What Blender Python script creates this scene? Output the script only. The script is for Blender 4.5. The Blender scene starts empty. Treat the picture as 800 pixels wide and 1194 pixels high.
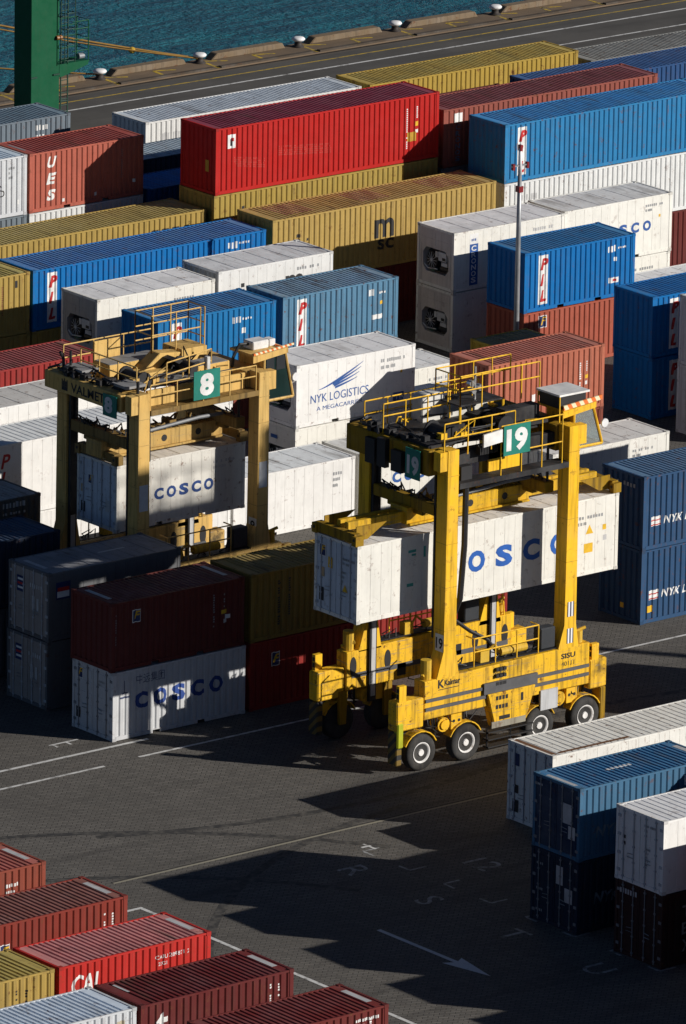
import bpy, bmesh, math, random
from mathutils import Vector, Matrix
random.seed(7)
scene = bpy.context.scene
C = scene.collection
PI = math.pi

# ------------------------------------------------------------------ tagging
def tag(o, label=None, cat=None, group=None, kind=None):
    if label: o['label'] = label
    if cat: o['category'] = cat
    if group: o['group'] = group
    if kind: o['kind'] = kind
    return o

def empty(name, loc, label, cat, group=None):
    o = bpy.data.objects.new(name, None)
    o.empty_display_size = 0.3
    C.objects.link(o)
    o.location = loc
    return tag(o, label, cat, group)

# ------------------------------------------------------------------ materials
def srgb(h):
    h = h.lstrip('#')
    out = []
    for i in (0, 2, 4):
        c = int(h[i:i+2], 16) / 255
        out.append(c / 12.92 if c <= .04045 else ((c + .055) / 1.055) ** 2.4)
    return out

MATS = {}
def nodes(name):
    m = bpy.data.materials.new(name)
    m.use_nodes = True
    nt = m.node_tree
    return m, nt, nt.nodes['Principled BSDF']

def N(nt, t, **kw):
    n = nt.nodes.new(t)
    for k, v in kw.items():
        setattr(n, k, v)
    return n

def mixc(nt, fac, a, b, blend='MIX'):
    n = N(nt, 'ShaderNodeMix', data_type='RGBA', blend_type=blend)
    if hasattr(fac, 'links'): nt.links.new(fac, n.inputs[0])
    else: n.inputs[0].default_value = fac
    for i, x in ((6, a), (7, b)):
        if hasattr(x, 'links'): nt.links.new(x, n.inputs[i])
        else: n.inputs[i].default_value = (*x[:3], 1)
    return n.outputs[2]

def ramp(nt, src, a, b, va=0., vb=1.):
    n = N(nt, 'ShaderNodeMapRange')
    nt.links.new(src, n.inputs[0])
    n.inputs[1].default_value = a; n.inputs[2].default_value = b
    n.inputs[3].default_value = va; n.inputs[4].default_value = vb
    return n.outputs[0]

def coords(nt, scale=(1, 1, 1), rnd=True):
    tc = N(nt, 'ShaderNodeTexCoord')
    src = tc.outputs['Object']
    if rnd:
        oi = N(nt, 'ShaderNodeObjectInfo')
        mu = N(nt, 'ShaderNodeMath', operation='MULTIPLY'); mu.inputs[1].default_value = 73.
        nt.links.new(oi.outputs['Random'], mu.inputs[0])
        ad = N(nt, 'ShaderNodeVectorMath', operation='ADD')
        nt.links.new(src, ad.inputs[0]); nt.links.new(mu.outputs[0], ad.inputs[1])
        src = ad.outputs[0]
    mp = N(nt, 'ShaderNodeMapping')
    nt.links.new(src, mp.inputs[0]); mp.inputs['Scale'].default_value = scale
    return mp.outputs[0]

def noise(nt, vec, scale, detail=4, rough=.6):
    n = N(nt, 'ShaderNodeTexNoise')
    nt.links.new(vec, n.inputs['Vector'])
    n.inputs['Scale'].default_value = scale; n.inputs['Detail'].default_value = detail
    n.inputs['Roughness'].default_value = rough
    return n.outputs[0]

def paint(rgb, dirt=.3, rust=.35, rough=.5, fade=.12, dirtcol=(.06, .05, .04), rustcol=(.13, .05, .022), roof=False, scrape=0.):
    """weathered coating: faded patches, vertical run-off streaks, rust spots and runs, slightly bowed sheet"""
    key = ('p', tuple(round(c, 4) for c in rgb), round(dirt, 3), round(rust, 3), rough, fade, dirtcol, roof, scrape)
    if key in MATS: return MATS[key]
    m, nt, b = nodes('weathered_paint')
    v = coords(nt)
    big = noise(nt, v, .9, 5)
    mid = noise(nt, v, 2.0, 4)
    fad = mixc(nt, ramp(nt, big, .42, .7, 0, 1), rgb, [c + fade * (.45 - c) if c < .45 else c * (1 - fade) for c in rgb])
    fad = mixc(nt, ramp(nt, mid, .38, .62, 0, .22), fad, [c * .72 for c in rgb])
    st = noise(nt, coords(nt, (5, .35, 5) if roof else (5, 5, .30)), 1.3, 4)
    c1 = mixc(nt, ramp(nt, st, .5, .78, 0, dirt), fad, dirtcol)
    if roof:      # bands of grime lying in the troughs between the ridges, and puddle rings
        bd = noise(nt, coords(nt, (1.1, .22, 1)), 1.1, 5, .65)
        c1 = mixc(nt, ramp(nt, bd, .58, .70, 0, min(.75, dirt + .2)), c1, (.10, .075, .05))
        pd = noise(nt, v, .55, 3, .5)
        c1 = mixc(nt, ramp(nt, pd, .60, .66, 0, .3), c1, [c * .5 for c in rgb])
    sp = noise(nt, v, 3.1, 8, .72)
    c2 = mixc(nt, ramp(nt, sp, .585, .66, 0, rust), c1, rustcol)
    rr = noise(nt, coords(nt, (3.2, 3.2, .5)), 2.1, 7, .7)
    c3 = mixc(nt, ramp(nt, rr, .60, .70, 0, rust * .8), c2, [c * 1.3 for c in rustcol])
    if scrape:
        so_ = noise(nt, v, .75, 5, .6)
        c3 = mixc(nt, ramp(nt, so_, .54, .70, 0, scrape), c3, (.055, .045, .03))
        sc = noise(nt, coords(nt, (.5, .5, 9)), 1.6, 6, .65)
        c3 = mixc(nt, ramp(nt, sc, .585, .66, 0, scrape), c3, (.20, .185, .16))
        ch = noise(nt, v, 7.5, 5, .7)
        c3 = mixc(nt, ramp(nt, ch, .64, .67, 0, scrape), c3, (.05, .03, .02))
    nt.links.new(c3, b.inputs['Base Color'])
    nt.links.new(ramp(nt, sp, .4, .8, rough, min(1, rough + .3)), b.inputs['Roughness'])
    b.inputs['Specular IOR Level'].default_value = .15
    bp = N(nt, 'ShaderNodeBump'); bp.inputs['Strength'].default_value = .5; bp.inputs['Distance'].default_value = .035
    dn = noise(nt, v, 1.6, 2, .4)
    nt.links.new(dn, bp.inputs['Height']); nt.links.new(bp.outputs[0], b.inputs['Normal'])
    MATS[key] = m
    return m

def flat(name, rgb, rough=.6, metal=0., spec=.4):
    key = ('f', name)
    if key in MATS: return MATS[key]
    m, nt, b = nodes(name)
    v = coords(nt)
    c = mixc(nt, ramp(nt, noise(nt, v, 2.2, 5), .35, .7, 0, 1), rgb, [x * .72 for x in rgb])
    nt.links.new(c, b.inputs['Base Color'])
    b.inputs['Roughness'].default_value = rough; b.inputs['Metallic'].default_value = metal
    b.inputs['Specular IOR Level'].default_value = spec
    MATS[key] = m
    return m

def stripes(name, a, b_, freq, direction=(1, 0, 1)):
    key = ('s', name)
    if key in MATS: return MATS[key]
    m, nt, b = nodes(name)
    tc = N(nt, 'ShaderNodeTexCoord')
    d = N(nt, 'ShaderNodeVectorMath', operation='DOT_PRODUCT'); d.inputs[1].default_value = direction
    nt.links.new(tc.outputs['Object'], d.inputs[0])
    mu = N(nt, 'ShaderNodeMath', operation='MULTIPLY'); mu.inputs[1].default_value = freq
    nt.links.new(d.outputs['Value'], mu.inputs[0])
    fr = N(nt, 'ShaderNodeMath', operation='FRACT'); nt.links.new(mu.outputs[0], fr.inputs[0])
    gt = N(nt, 'ShaderNodeMath', operation='GREATER_THAN'); gt.inputs[1].default_value = .5
    nt.links.new(fr.outputs[0], gt.inputs[0])
    nt.links.new(mixc(nt, gt.outputs[0], a, b_), b.inputs['Base Color'])
    b.inputs['Roughness'].default_value = .55
    MATS[key] = m
    return m

BLACK = lambda: flat('black_rubber_trim', (.012, .012, .013), .6)
RUSTY = lambda: paint((.16, .075, .035), .4, .7, .8)
WHITE_INK = lambda: flat('white_lettering', (.78, .78, .76), .6)
GALV = lambda: flat('galvanised_steel', (.33, .34, .35), .45, .5)

# ------------------------------------------------------------------ mesh builder
class MB:
    def __init__(self):
        self.bm = bmesh.new()
    def quad(self, pts, mi=0):
        f = self.bm.faces.new([self.bm.verts.new(p) for p in pts]); f.material_index = mi; return f
    def box(self, x0, x1, y0, y1, z0, z1, mi=0):
        v = [self.bm.verts.new((x, y, z)) for x in (x0, x1) for y in (y0, y1) for z in (z0, z1)]
        for f in ((0, 1, 3, 2), (4, 6, 7, 5), (0, 4, 5, 1), (2, 3, 7, 6), (0, 2, 6, 4), (1, 5, 7, 3)):
            self.bm.faces.new([v[i] for i in f]).material_index = mi
        return self
    def prism(self, poly, ax, a0, a1, mi=0):
        """poly of 2D points extruded along axis ax ('x': poly is y,z; 'y': x,z; 'z': x,y)"""
        def P(p, a):
            return {'x': (a, p[0], p[1]), 'y': (p[0], a, p[1]), 'z': (p[0], p[1], a)}[ax]
        A = [self.bm.verts.new(P(p, a0)) for p in poly]
        B = [self.bm.verts.new(P(p, a1)) for p in poly]
        n = len(poly)
        fs = [self.bm.faces.new(A), self.bm.faces.new(B[::-1])]
        for i in range(n):
            fs.append(self.bm.faces.new((A[i], B[i], B[(i+1) % n], A[(i+1) % n])))
        for f in fs: f.material_index = mi
        return self
    def cyl(self, ax, c, r, a0, a1, n=14, mi=0, r2=None):
        r2 = r if r2 is None else r2
        i, j = {'x': (1, 2), 'y': (0, 2), 'z': (0, 1)}[ax]; k = {'x': 0, 'y': 1, 'z': 2}[ax]
        rings = []
        for a, rr in ((a0, r), (a1, r2)):
            ring = []
            for t in range(n):
                p = [0, 0, 0]; p[k] = a
                p[i] = c[0] + rr * math.cos(2 * PI * t / n); p[j] = c[1] + rr * math.sin(2 * PI * t / n)
                ring.append(self.bm.verts.new(p))
            rings.append(ring)
        A, B = rings
        fs = [self.bm.faces.new(A), self.bm.faces.new(B[::-1])]
        for t in range(n): fs.append(self.bm.faces.new((A[t], B[t], B[(t+1) % n], A[(t+1) % n])))
        for f in fs: f.material_index = mi
        return self
    def tube(self, pts, r, n=6, mi=0):
        pts = [Vector(p) for p in pts]
        prev = None; rings = []
        for i, p in enumerate(pts):
            d = (pts[min(i+1, len(pts)-1)] - pts[max(i-1, 0)]).normalized()
            up = Vector((0, 0, 1)) if abs(d.z) < .95 else Vector((1, 0, 0))
            if prev is not None: a = (prev - d * prev.dot(d)).normalized()
            else: a = d.cross(up).normalized()
            prev = a; b = d.cross(a)
            rings.append([self.bm.verts.new(p + (a * math.cos(2*PI*t/n) + b * math.sin(2*PI*t/n)) * r) for t in range(n)])
        for A, B in zip(rings, rings[1:]):
            for t in range(n):
                self.bm.faces.new((A[t], A[(t+1) % n], B[(t+1) % n], B[t])).material_index = mi
        self.bm.faces.new(rings[0][::-1]).material_index = mi
        self.bm.faces.new(rings[-1]).material_index = mi
        return self
    def lathe(self, ax, c, prof, n=20, mi=0):
        """prof: list of (radius, axial) ; ax axis"""
        i, j = {'x': (1, 2), 'y': (0, 2), 'z': (0, 1)}[ax]; k = {'x': 0, 'y': 1, 'z': 2}[ax]
        rings = []
        for r, a in prof:
            ring = []
            for t in range(n):
                p = [0, 0, 0]; p[k] = a
                p[i] = c[0] + r * math.cos(2*PI*t/n); p[j] = c[1] + r * math.sin(2*PI*t/n)
                ring.append(self.bm.verts.new(p))
            rings.append(ring)
        for A, B in zip(rings, rings[1:]):
            for t in range(n):
                self.bm.faces.new((A[t], A[(t+1) % n], B[(t+1) % n], B[t])).material_index = mi
        self.bm.faces.new(rings[0]).material_index = mi
        self.bm.faces.new(rings[-1]).material_index = mi
        return self
    def bevel(self, w, seg=1):
        bmesh.ops.bevel(self.bm, geom=self.bm.edges[:], offset=w, segments=seg, affect='EDGES', clamp_overlap=True)
        return self
    def mesh(self, name, mats, smooth=False):
        bmesh.ops.recalc_face_normals(self.bm, faces=self.bm.faces[:])
        me = bpy.data.meshes.new(name)
        self.bm.to_mesh(me); self.bm.free()
        for m in (mats if isinstance(mats, (list, tuple)) else [mats]): me.materials.append(m)
        if smooth:
            for p in me.polygons: p.use_smooth = True
        return me
    def build(self, name, mats, parent=None, smooth=False, loc=None):
        return link(name, self.mesh(name, mats, smooth), parent, loc)

def link(name, me, parent=None, loc=None):
    o = bpy.data.objects.new(name, me)
    C.objects.link(o)
    if parent is not None: o.parent = parent
    if loc is not None: o.location = loc
    return o

# ------------------------------------------------------------------ lettering (glyph outlines turned into meshes)
GLYPH = {}
def glyphs(strings):
    made = []
    for s, bold in strings:
        cu = bpy.data.curves.new('t', 'FONT'); cu.body = s; cu.size = 1.0
        cu.resolution_u = 3
        cu.offset = (0., .022, .05)[int(bold)]
        o = bpy.data.objects.new('t', cu); C.objects.link(o); made.append((s, bold, o, cu))
    bpy.context.view_layer.update()
    dg = bpy.context.evaluated_depsgraph_get()
    for s, bold, o, cu in made:
        me = bpy.data.meshes.new_from_object(o.evaluated_get(dg))
        vs = [Vector((v.co.x, v.co.y)) for v in me.vertices]
        fs = [tuple(p.vertices) for p in me.polygons]
        if vs:
            x0 = min(v.x for v in vs); x1 = max(v.x for v in vs); y0 = min(v.y for v in vs); y1 = max(v.y for v in vs)
            vs = [((v.x - x0) / (y1 - y0), (v.y - y0) / (y1 - y0)) for v in vs]
            GLYPH[s, bold] = (vs, fs, (x1 - x0) / (y1 - y0))
        bpy.data.objects.remove(o); bpy.data.meshes.remove(me); bpy.data.curves.remove(cu)

def text2d(s, h, width=None, shear=0., bold=1):
    bold = int(bold)
    """vertices (x, y) of s with letter height h, left-bottom at 0,0"""
    vs, fs, w = GLYPH[s, bold]
    k = h if width is None else width / w
    return [((x * k + shear * y * h), y * h) for x, y in vs], fs, w * k

def rects2d(rects):
    vs, fs = [], []
    for x0, x1, y0, y1 in rects:
        b = len(vs); vs += [(x0, y0), (x1, y0), (x1, y1), (x0, y1)]; fs.append((b, b+1, b+2, b+3))
    return vs, fs

def illegible(w, h, n, rnd):
    """a run of small worn code characters"""
    r = []
    for i in range(n):
        x = i * w / n
        if i and rnd.random() < .12: continue
        r.append((x, x + w / n * .62, h * rnd.uniform(0, .12), h * rnd.uniform(.85, 1)))
    return rects2d(r)

STRS = [('U',1),('E',1),('S',1),('P',1),('I',1),('L',1),('K',1),('D',0),('C',1),('O',1),('R',1),('N',1),('m',1),('sc',1),
        ('NYK LOGISTICS',0),('A MEGACARRIER',0),('TIR',0),('F',1),('CAI',1),('CAIU 284871 2',0),('22G1',0),('t',1),('NYK LINE',1),('NYK',1),
        ('中远集团',0),('VALMET',1),('8',1),('19',1),('Kalmar',1),('SISU',1),('40111',0),('R',0),('S',0),('T',0),('U',0),('12',0),('MADE IN',0),
        ('MEDU',0),('COSCO',1),('M',1),('COS',1),('X',1),('T',1),('A',1),('C',2),('O',2),('S',2),('8',2),('19',2),('m',2),('sc',2),('U',2),('E',2),('P',2),('I',2),('L',2)]
glyphs(STRS)

# ------------------------------------------------------------------ containers
L40, L20, W, S8, HC = 12.192, 6.058, 2.438, 2.591, 2.896
DEPTH = .042
def profile(x0, x1, period, depth=DEPTH):
    n = max(1, round((x1 - x0) / period)); p = (x1 - x0) / n
    pts = [(x0, 0.)]
    for i in range(n):
        a = x0 + i * p
        pts += [(a + .25*p, 0.), (a + .42*p, depth), (a + .60*p, depth), (a + .77*p, 0.)]
    pts.append((x1, 0.))
    return pts
def pdepth(pts, x):
    for (a, da), (b, db) in zip(pts, pts[1:]):
        if a <= x <= b: return da + (db - da) * (x - a) / max(b - a, 1e-9)
    return 0.
YO = W/2 - .024       # outer plane of the side panels
XI = .15              # end of a side panel, measured from the end of the container

MESH = {}
def cached(key, fn):
    if key not in MESH: MESH[key] = fn()
    return MESH[key]

def frame_mesh(L, H, m):
    b = MB(); hl, hw = L/2, W/2
    for sx in (-1, 1):
        for sy in (-1, 1):
            xs = sorted((sx*(hl-.008), sx*(hl-.15))); ys = sorted((sy*(hw-.009), sy*(hw-.13)))
            b.box(*xs, *ys, .12, H-.12)
            cx = sorted((sx*hl, sx*(hl-.178))); cy = sorted((sy*hw, sy*(hw-.162)))
            b.box(*cx, *cy, 0, .118, 1); b.box(*cx, *cy, H-.118, H, 1)
        xs = sorted((sx*(hl-.010), sx*(hl-.10)))
        b.box(*xs, -hw+.16, hw-.16, H-.115, H-.012); b.box(*xs, -hw+.16, hw-.16, .015, .15)
    for sy in (-1, 1):
        ys = sorted((sy*(hw-.012), sy*(hw-.075)))
        b.box(-hl+.17, hl-.17, *ys, H-.085, H-.02)
        gaps = [(-1.2, -.85), (.85, 1.2)] if L < 7 else []
        x = -hl+.17
        for g0, g1 in gaps + [(hl-.17, None)]:
            b.box(x, g0, *ys, .02, .165)
            if g1 is not None:
                b.box(g0, g1, *ys, .128, .165); x = g1
    b.box(-hl+.1, hl-.1, -hw+.08, hw-.08, .168, .19)
    return b.mesh('frame', [m, RUSTY()])

def side_mesh(L, H, sy, kind):
    b = MB(); z0, z1 = .15, H-.06
    pts = profile(-L/2+XI, L/2-XI, .278) if kind == 'dry' else reefer_profile(L)
    for (xa, da), (xb, db) in zip(pts, pts[1:]):
        b.quad([(xa, sy*(YO-da), z0), (xb, sy*(YO-db), z0), (xb, sy*(YO-db), z1), (xa, sy*(YO-da), z1)])
    return b.mesh('side_panel', [flat('x', (1, 1, 1))])

def reefer_profile(L):
    x0, x1 = -L/2+XI, L/2-XI
    n = round((x1-x0)/.48); p = (x1-x0)/n
    pts = [(x0, 0.)]
    for i in range(1, n):
        a = x0+i*p
        pts += [(a-.014, 0.), (a, .009), (a+.014, 0.)]
    pts.append((x1, 0.))
    return pts

def roof_mesh(L, H, kind):
    b = MB(); zr = H-.03; y0, y1 = -W/2+.06, W/2-.06
    x0, x1 = -L/2+.09, L/2-.09
    if kind == 'dry':
        fl = .32
        pts = [(x0, 0)] + profile(x0+fl, x1-fl, .212, .045) + [(x1, 0)]
    else:
        n = round((x1-x0)/(.98 if kind == 'reefer' else .3)); p = (x1-x0)/n
        d = .03 if kind == 'reefer' else .016
        pts = [(x0, 0.)]
        for i in range(1, n): pts += [(x0+i*p-.03, 0.), (x0+i*p-.01, d), (x0+i*p+.01, d), (x0+i*p+.03, 0.)]
        pts.append((x1, 0.))
    for (xa, da), (xb, db) in zip(pts, pts[1:]):
        b.quad([(xa, y0, zr-da), (xb, y0, zr-db), (xb, y1, zr-db), (xa, y1, zr-da)])
    return b.mesh('roof', [flat('x', (1, 1, 1))])

def endwall_mesh(L, H, sx):
    b = MB(); x = L/2-.03
    pts = profile(-W/2+.13, W/2-.13, .31, .045)
    for (ya, da), (yb, db) in zip(pts, pts[1:]):
        b.quad([(sx*(x-da), ya, .14), (sx*(x-db), yb, .14), (sx*(x-db), yb, H-.1), (sx*(x-da), ya, H-.1)])
    return b.mesh('end_wall', [flat('x', (1, 1, 1))])

def door_mesh(L, H, sx, side, reefer):
    b = MB(); x = sx*(L/2-.03)
    y0, y1 = (-W/2+.135, -.012) if side < 0 else (.012, W/2-.135)
    xs = sorted((x, x-sx*.05))
    b.box(*xs, y0, y1, .155, H-.125)
    if not reefer:      # pressed horizontal panels of a dry container door
        n = 5; zh = (H-.42)/n
        for i in range(n):
            z = .23+i*zh; xo = sorted((x, x+sx*.012))
            b.box(*xo, y0+.07, y1-.07, z+.05, z+zh-.05)
    return b.mesh('door', [flat('x', (1, 1, 1))])

def bars_mesh(L, H, sx, y):
    b = MB(); x = sx*(L/2-.004)
    b.tube([(x, y, .06), (x, y, H-.05)], .021, 6)
    for z in (.17, .75, 1.3, 1.85, H-.16):
        xs = sorted((x-sx*.03, x+sx*.018)); b.box(*xs, y-.05, y+.05, z-.028, z+.028)
    return b.mesh('locking_bar', [flat('x', (1, 1, 1))])

def handle_mesh(L, H, sx, y, d):
    b = MB(); x = sx*(L/2+.014)
    b.tube([(x, y, 1.05), (x, y+d*.28, 1.02)], .014, 5)
    b.tube([(x, y+d*.0, .9), (x, y+d*.3, .9)], .012, 5)
    return b.mesh('door_handle', [GALV()])

def hinge_mesh(L, sx, y, z):
    b = MB(); x = sx*(L/2-.012)
    xs = sorted((x-sx*.02, x+sx*.014)); b.box(*xs, y-.09, y+.05, z-.05, z+.05)
    return b.mesh('hinge', [flat('x', (1, 1, 1))])

def unit_panel_mesh(L, H):
    """-X end of a refrigerated container: bulkhead with the octagonal opening of the machinery"""
    b = MB(); x = -L/2+.03; z0, z1 = .14, H-.1; y0, y1 = -W/2+.12, W/2-.12
    oct_ = [(-.62, .62), (.62, .62), (.84, .86), (.84, 1.42), (.62, 1.66), (-.62, 1.66), (-.84, 1.42), (-.84, .86)]
    o = [(x, p[0], p[1]) for p in oct_]
    out = [(x, y0, z0), (x, y1, z0), (x, y1, .86), (x, y1, 1.42), (x, y1, z1), (x, y0, z1), (x, y0, 1.42), (x, y0, .86)]
    for i in range(8):
        j = (i+1) % 8
        b.quad([out[i], out[j], o[j], o[i]])
        a, c = o[i], o[j]
        b.quad([a, c, (x+.34, c[1], c[2]), (x+.34, a[1], a[2])])
    for z in (1.78, 2.12):      # evaporator access covers
        b.box(x-.012, x, -.95, -.02, z, z+.28); b.box(x-.012, x, .02, .95, z, z+.28)
    for yy in (-.98, .94): b.box(x-.014, x, yy, yy+.04, .2, H-.2)
    return b.mesh('end_wall', [flat('x', (1, 1, 1))])

def unit_mesh(L, H):
    b = MB(); x = -L/2+.03
    b.box(x+.33, x+.345, -.84, .84, .62, 1.66, 0)
    b.cyl('x', (.36, 1.12), .36, x+.1, x+.33, 18, 0)      # condenser fan shroud
    b.cyl('x', (.36, 1.12), .30, x+.09, x+.10, 18, 2)
    b.cyl('x', (.36, 1.12), .07, x+.05, x+.09, 10, 1)
    for k in range(6): b.tube([(x+.07, .36+.33*math.cos(k*PI/6), 1.12+.33*math.sin(k*PI/6)), (x+.07, .36-.33*math.cos(k*PI/6), 1.12-.33*math.sin(k*PI/6))], .011, 4, 1)
    b.box(x+.02, x+.05, -.10, .06, 1.32, 1.56, 1); b.box(x+.015, x+.05, -.62, -.40, 1.24, 1.36, 0); b.tube([(x+.05, .8, .9), (x+.05, .55, .74), (x+.05, -.05, .8)], .028, 6, 1)
    b.cyl('y', (x+.2, .84), .13, -.75, -.2, 12, 0)         # compressor
    b.box(x+.02, x+.3, -.66, -.14, 1.2, 1.58, 1)           # controller and power boxes
    b.box(x+.06, x+.3, -.7, -.3, .98, 1.14, 1)
    b.box(x+.03, x+.3, .1, .34, .66, .78, 3)
    b.tube([(x+.1, -.7, .72), (x+.06, -.1, .68), (x+.1, .6, .70)], .035, 6, 0)
    return b.mesh('refrigeration_unit', [flat('machinery_dark', (.02, .023, .028), .5), flat('unit_box_grey', (.62, .63, .62), .5),
                                         flat('fan_black', (.006, .006, .007), .5), flat('unit_green', (.05, .12, .09), .5)])

def paint_obj(o, m, slot=0):
    o.material_slots[slot].link = 'OBJECT'
    o.material_slots[slot].material = m

class Cont:
    """one shipping container; x0 = left end, row y0, floor z"""
    def __init__(self, x0, y0, z, L, H, col, label, kind='dry', left='wall', right='door', roof=None, dirt=.3, rust=.35, group=None, roofkind=None, endcol=None):
        self.L, self.H, self.kind = L, H, kind
        self.rnd = random.Random(round(x0*31 + y0*17 + z*7))
        nm = 'shipping_container' if kind == 'dry' else 'refrigerated_container'
        self.o = empty(nm, (x0+L/2+self.rnd.uniform(-.02, .02), y0+W/2+self.rnd.uniform(-.03, .03), z), label, 'container', group)
        self.o.rotation_euler.z = math.radians(self.rnd.uniform(-.22, .22))
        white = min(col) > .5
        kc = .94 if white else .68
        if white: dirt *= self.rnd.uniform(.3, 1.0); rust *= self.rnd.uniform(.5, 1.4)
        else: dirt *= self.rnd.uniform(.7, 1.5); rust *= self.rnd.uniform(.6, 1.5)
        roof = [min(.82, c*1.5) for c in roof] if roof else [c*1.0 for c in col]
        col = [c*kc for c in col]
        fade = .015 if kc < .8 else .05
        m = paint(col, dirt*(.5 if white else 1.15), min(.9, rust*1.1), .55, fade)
        self.m = m
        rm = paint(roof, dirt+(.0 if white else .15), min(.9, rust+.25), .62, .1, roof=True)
        fm = paint([c*1.05 for c in col], dirt, min(.9, rust+.3), .5, fade)
        o = self.part('frame', cached(('f', L, H), lambda: frame_mesh(L, H, m)), fm)
        paint_obj(o, paint([c*.8+.004 for c in col], .5, .9, .7, fade), 1)
        for sy in (-1, 1):
            self.part('side_panel', cached(('s', L, H, sy, kind), lambda: side_mesh(L, H, sy, kind)), m)
        rk = roofkind or kind
        self.part('roof', cached(('r', L, H, rk), lambda: roof_mesh(L, H, rk)), rm)
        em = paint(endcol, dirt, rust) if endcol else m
        for sx, e in ((-1, left), (1, right)):
            if e == 'wall':
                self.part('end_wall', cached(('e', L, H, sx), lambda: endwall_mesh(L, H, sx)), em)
            elif e == 'unit':
                a = self.part('end_wall', cached(('u', L, H), lambda: unit_panel_mesh(L, H)), em)
                b = self.part('refrigeration_unit', cached(('ru', L, H), lambda: unit_mesh(L, H)))
                if sx > 0: a.rotation_euler.z = b.rotation_euler.z = PI
            else:
                for sd in (-1, 1):
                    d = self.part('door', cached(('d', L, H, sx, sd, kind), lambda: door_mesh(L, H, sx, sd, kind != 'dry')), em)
                    bm_ = flat('locking_bar_zinc', (.22, .23, .25), .5, .3) if kind == 'dry' else flat('locking_bar_white', (.42, .44, .47), .5)
                    for y in (.30, .82):
                        k = link('locking_bar', cached(('b', L, H, sx, sd*y), lambda: bars_mesh(L, H, sx, sd*y)), d); paint_obj(k, bm_)
                    link('door_handle', cached(('h', L, H, sx, sd), lambda: handle_mesh(L, H, sx, sd*.30, sd)), d)
                    for z in (.35, .95, 1.6, H-.35):
                        h = link('hinge', cached(('hg', L, sx, sd, z), lambda: hinge_mesh(L, sx, sd*(W/2-.15), z)), d); paint_obj(h, bm_)
    def part(self, name, me, mat=None):
        o = link(name, me, self.o)
        if mat is not None: paint_obj(o, mat)
        return o
    # marks: 2D outlines laid on a face and pressed into its corrugations
    def mark(self, name, vs, fs, mat, face='F', lift=.004, mi=None):
        """face F: near long side (x from the left end, z up); E: left end (x from its far edge); R: roof (x along, y across)"""
        bm = bmesh.new()
        vv = [bm.verts.new((a, b, 0)) for a, b in vs]
        for f in fs:
            try: bm.faces.new([vv[i] for i in f])
            except ValueError: pass
        L = self.L
        if face == 'F' and self.kind == 'dry':
            pr = [(x + L/2, d) for x, d in profile(-L/2+XI, L/2-XI, .278)]
        elif face == 'F':
            pr = None
        elif face == 'E':
            pr = None
        else: pr = None
        if pr:
            xs = [v.co.x for v in bm.verts]; a, c = min(xs), max(xs)
            for x, d in pr:
                if a < x < c:
                    bmesh.ops.bisect_plane(bm, geom=bm.verts[:] + bm.edges[:] + bm.faces[:], plane_co=(x, 0, 0), plane_no=(1, 0, 0), dist=1e-5)
        for v in bm.verts:
            x, y = v.co.x, v.co.y
            if face == 'F':
                d = pdepth(pr, x) if pr else 0.
                v.co = (x - L/2, -(YO - d + lift), y)
            elif face == 'E':
                v.co = (-L/2 + .018 - lift*2, W/2 - x, y)
            else:
                v.co = (x - L/2, W/2 - y, self.H - .03 + lift*2)
        me = bpy.data.meshes.new(name); bm.to_mesh(me); bm.free(); me.materials.append(mat)
        return link(name, me, self.o)
    def text(self, s, x, z, h, col, face='F', width=None, shear=0., bold=True, lift=.007, name='lettering'):
        b = int(bold)
        vs, fs, w = text2d(s, h, width, shear, b if (s, b) in GLYPH else next(k for k in (1, 0, 2) if (s, k) in GLYPH))
        return self.mark(name, [(a + x, b + z) for a, b in vs], fs, col, face, lift)
    def rect(self, x0, x1, z0, z1, col, face='F', lift=.004, name='marking_panel'):
        vs, fs = rects2d([(x0, x1, z0, z1)])
        return self.mark(name, vs, fs, col, face, lift)
    def codes(self, x, z, w, h, n, col, face='F', rows=1, name='code_marking'):
        V, F = [], []
        for r in range(rows):
            vs, fs = illegible(w * (1 if r == 0 else self.rnd.uniform(.35, .7)), h, n, self.rnd)
            b = len(V); V += [(a + x, c + z - r*h*1.7) for a, c in vs]; F += [tuple(i + b for i in f) for f in fs]
        return self.mark(name, V, F, col, face, .007)
    def vcodes(self, x, z0, z1, w, col, name='code_marking'):
        n = int((z1-z0)/.09); r = []
        for i in range(n):
            if i and self.rnd.random() < .15: continue
            z = z0 + i*.09; r.append((x, x+w*self.rnd.uniform(.7, 1), z, z+.06))
        vs, fs = rects2d(r)
        return self.mark(name, vs, fs, col, 'F', .007)

WH, BLU, REDI, BLKI, YEL = WHITE_INK(), flat('blue_lettering', (.02, .09, .32), .55), flat('red_lettering', (.5, .02, .02), .55), flat('black_lettering', (.02, .02, .022), .6), flat('yellow_decal', (.75, .45, .02), .55)
NAVY_INK = flat('navy_decal', (.015, .03, .12), .55)
GREYINK = flat('grey_lettering', (.28, .29, .3), .6)
PALE = flat('pale_worn_lettering', (.5, .5, .5), .6)

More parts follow.
